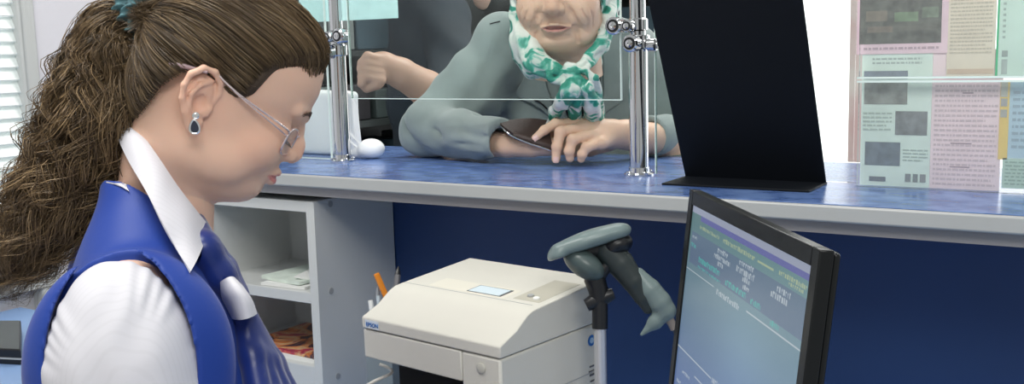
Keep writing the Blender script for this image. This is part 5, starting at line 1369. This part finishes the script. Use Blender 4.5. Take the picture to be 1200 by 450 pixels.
# second bystander further back, grey coat
b2p = empty('person', (*P(565, 60, 3.5)[:2], 0), 'bystander in a grey coat far behind the shoulder of the older customer', 'person')
tc2 = P(556, 60, 3.5)
f = Fld(tc2-(.4, .4, 1.0), tc2+(.4, .4, .40), .012)
f.add(f.ell(tc2-(0, 0, .15), (.2, .14, .40), ax3)); f.add(f.cap(P(520, 2, 3.5), P(600, 8, 3.5), .08), .08)
f.add(f.chain([P(596, 12, 3.4), P(590, -8, 3.2), P(572, -2, 3.15)], [.06, .05, .045], .02), .02)
f.add(f.cap(tc2-(0, 0, .4), (tc2[0], tc2[1], .45), .16, .18), .1)
V, F = f.nets(); npobj('coat', relax(V, F, 1), [F], mat('grey_coat', (.035, .042, .042), .85, var=.25, vscale=8), b2p)
hc = tc2+(0, 0, .42); f2 = Fld(hc-.22, hc+.2, .008); f2.add(f2.ell(hc, (.075, .095, .115), ax3)); f2.add(f2.cap(hc, hc-(0, 0, .19), .05)); V, F = f2.nets(); pts_ = [(V, F)]
f2 = Fld(P(566, 0, 3.15)-.1, P(566, 0, 3.15)+.1, .005); f2.add(f2.ell(P(566, -4, 3.13), (.035, .025, .04))); V, F = f2.nets(); pts_.append((V, F))
f2 = Fld((tc2[0]-.3, tc2[1]-.3, -.01), (tc2[0]+.3, tc2[1]+.3, 1.2), .016)
for s in (-1, 1): f2.add(f2.cap((tc2[0]+s*.09, tc2[1], 1.0), (tc2[0]+s*.09, tc2[1], .07), .07, .06))
f2.S = np.maximum(f2.S, .001-f2.Z); V, F = f2.nets(); pts_.append((V, F))
VV, FF = joinnp(pts_); npobj('body', VV, FF, m_skin, b2p, colors=np.tile(np.array((.55, .40, .33)), (len(VV), 1)))
# dark display cabinet along the hall
m_cab = mat('dark_cabinet', (.030, .038, .038), .5, var=.3, vscale=4)
cols_ = [(.12, .15, .15), (.05, .07, .07), (.20, .23, .23), (.06, .03, .035), (.04, .07, .09), (.10, .09, .07), (.03, .03, .035)]
rr2 = random.Random(4)
def cabinet(org, ax, dp, W_, label, blabel, group):
    """open shelves above, closed doors below; ax runs along the front, dp points into the cabinet"""
    org, ax, dp = map(np.array, (org, ax, dp)); D_ = .36
    def bx(u0, u1, v0, v1, z0, z1): return MB().obox(org+ax*u0+dp*v0+(0, 0, z0), ax*(u1-u0), dp*(v1-v0), (0, 0, z1-z0))
    kc = empty('display_cabinet', tuple(org+ax*W_/2+dp*D_/2), label, 'cabinet')
    for a in ((0, .03, 0, D_, 0, 2.3), (W_-.03, W_, 0, D_, 0, 2.3)): build('side_panel', bx(*a), m_cab, kc)
    build('back_panel', bx(.03, W_-.03, D_-.02, D_, 0, 2.3), m_cab, kc)
    build('top_panel', bx(.03, W_-.03, 0, D_-.02, 2.27, 2.3), m_cab, kc)
    for k in range(3):
        w_ = (W_-.06)/3; d_ = build('door', bx(.03+w_*k+.003, .03+w_*(k+1)-.003, .0, .02, .05, .83), m_cab, kc, bevel=.002)
        p_ = org+ax*(.03+w_*(k+.85))+(0, 0, .5); build('handle', MB().cyl(p_-dp*.02, p_-dp*.02+(0, 0, .12), .006, 8), m_steel, d_)
    zs = [.85, 1.08, 1.31, 1.6, 1.95]
    for z in zs: build('shelf', bx(.03, W_-.03, .01, D_-.02, z-.02, z), m_cab, kc)
    for z in zs[:4]:
        u = .06
        while u < W_-.24:
            w_ = rr2.uniform(.07, .19); h_ = rr2.uniform(.09, .17); ci = rr2.randrange(7)
            tag(build('storage_box', bx(u, u+w_, .04, .24, z+.0005, z+h_), mat('box', cols_[ci], .6, var=.2, vscale=6), bevel=.004), blabel, 'box', group)
            u += w_+rr2.uniform(.01, .07)
cabinet((-2.18, 4.1, 0), (-1, 0, 0), (0, 1, 0), .36, 'narrow dark cabinet in the far corner of the public hall', 'small box on the narrow far corner cabinet', 'boxes in the far corner cabinet') if False else None
cabinet((-1.62, 4.1, 0), (-1, 0, 0), (0, 1, 0), .90, 'dark cabinet in the far hall behind the older customer and the right post', 'small box on a shelf of the dark cabinet behind the older customer', 'boxes in the cabinet behind the older customer')
cabinet((-2.17, 2.25, 0), (0, 1, 0), (-1, 0, 0), 1.75, 'dark shelved cabinet along the side wall behind the bent forearm', 'small box on a dark shelf behind the bent forearm', 'boxes in the cabinet on the side wall')
# pink banner standing by the bright window
pa = hit(994, 150, 1, 2.6)
bn = empty('banner_stand', (pa[0], 2.6, 0), 'narrow pinkish banner stand just left of the notices, against the bright window', 'banner')
z0 = hit(1000, 190, 1, 2.6)[2]
build('banner', MB().box(pa[0], pa[0]+.12, 2.6, 2.604, z0, 2.0), mat('pink_print', (.62, .42, .42), .6, var=.3, vscale=7, col2=(.72, .66, .62)), bn)
build('pole', MB().cyl((pa[0]+.06, 2.615, .02), (pa[0]+.06, 2.615, 2.0), .01, 12), m_steel, bn, smooth=True)
build('base', MB().box(pa[0]-.1, pa[0]+.3, 2.52, 2.70, 0, .03), m_steel, bn, bevel=.005)
# ================================================================ light
w = bpy.data.worlds.new('world'); SC.world = w; w.use_nodes = True
w.node_tree.nodes['Background'].inputs[0].default_value = (.98, 1., .985, 1); w.node_tree.nodes['Background'].inputs[1].default_value = .50
def area(name, loc, size, power, target, col=(1, .99, .95), sy=None):
    l = bpy.data.lights.new(name, 'AREA'); l.size = size; l.energy = power; l.color = col
    if sy: l.shape = 'RECTANGLE'; l.size_y = sy
    o = bpy.data.objects.new(name, l); C.objects.link(o); o.location = loc
    o.rotation_euler = (Vector(target)-Vector(loc)).to_track_quat('-Z', 'Y').to_euler(); return o
area('ceiling_lamp', (-.9, .2, 2.75), 1.2, 34, (-.9, .4, 0), sy=.6)
area('ceiling_lamp', (.9, -.5, 2.6), 1.2, 28, (-.5, 1., 1.0), sy=.6)
area('ceiling_lamp', (-1.0, 2.7, 2.8), 1.2, 32, (-1., 2.3, 0), sy=.6)
area('ceiling_lamp', (-.3, 3.9, 2.8), 1.2, 40, (-.3, 4.6, 1), sy=.6)
area('window_daylight', (1.2, 4.6, 1.6), 1.6, 20, (-.6, 1.5, 1.1), (.9, .96, 1))
SC.view_settings.view_transform = 'Standard'; SC.view_settings.look = 'None'
SC.view_settings.exposure = -.08; SC.view_settings.gamma = 1
SC.cycles.use_denoising = True; SC.cycles.denoising_input_passes = 'RGB_ALBEDO'; SC.cycles.sample_clamp_indirect = 4; SC.cycles.blur_glossy = 1.0
SC.cycles.max_bounces = 8; SC.cycles.transparent_max_bounces = 16
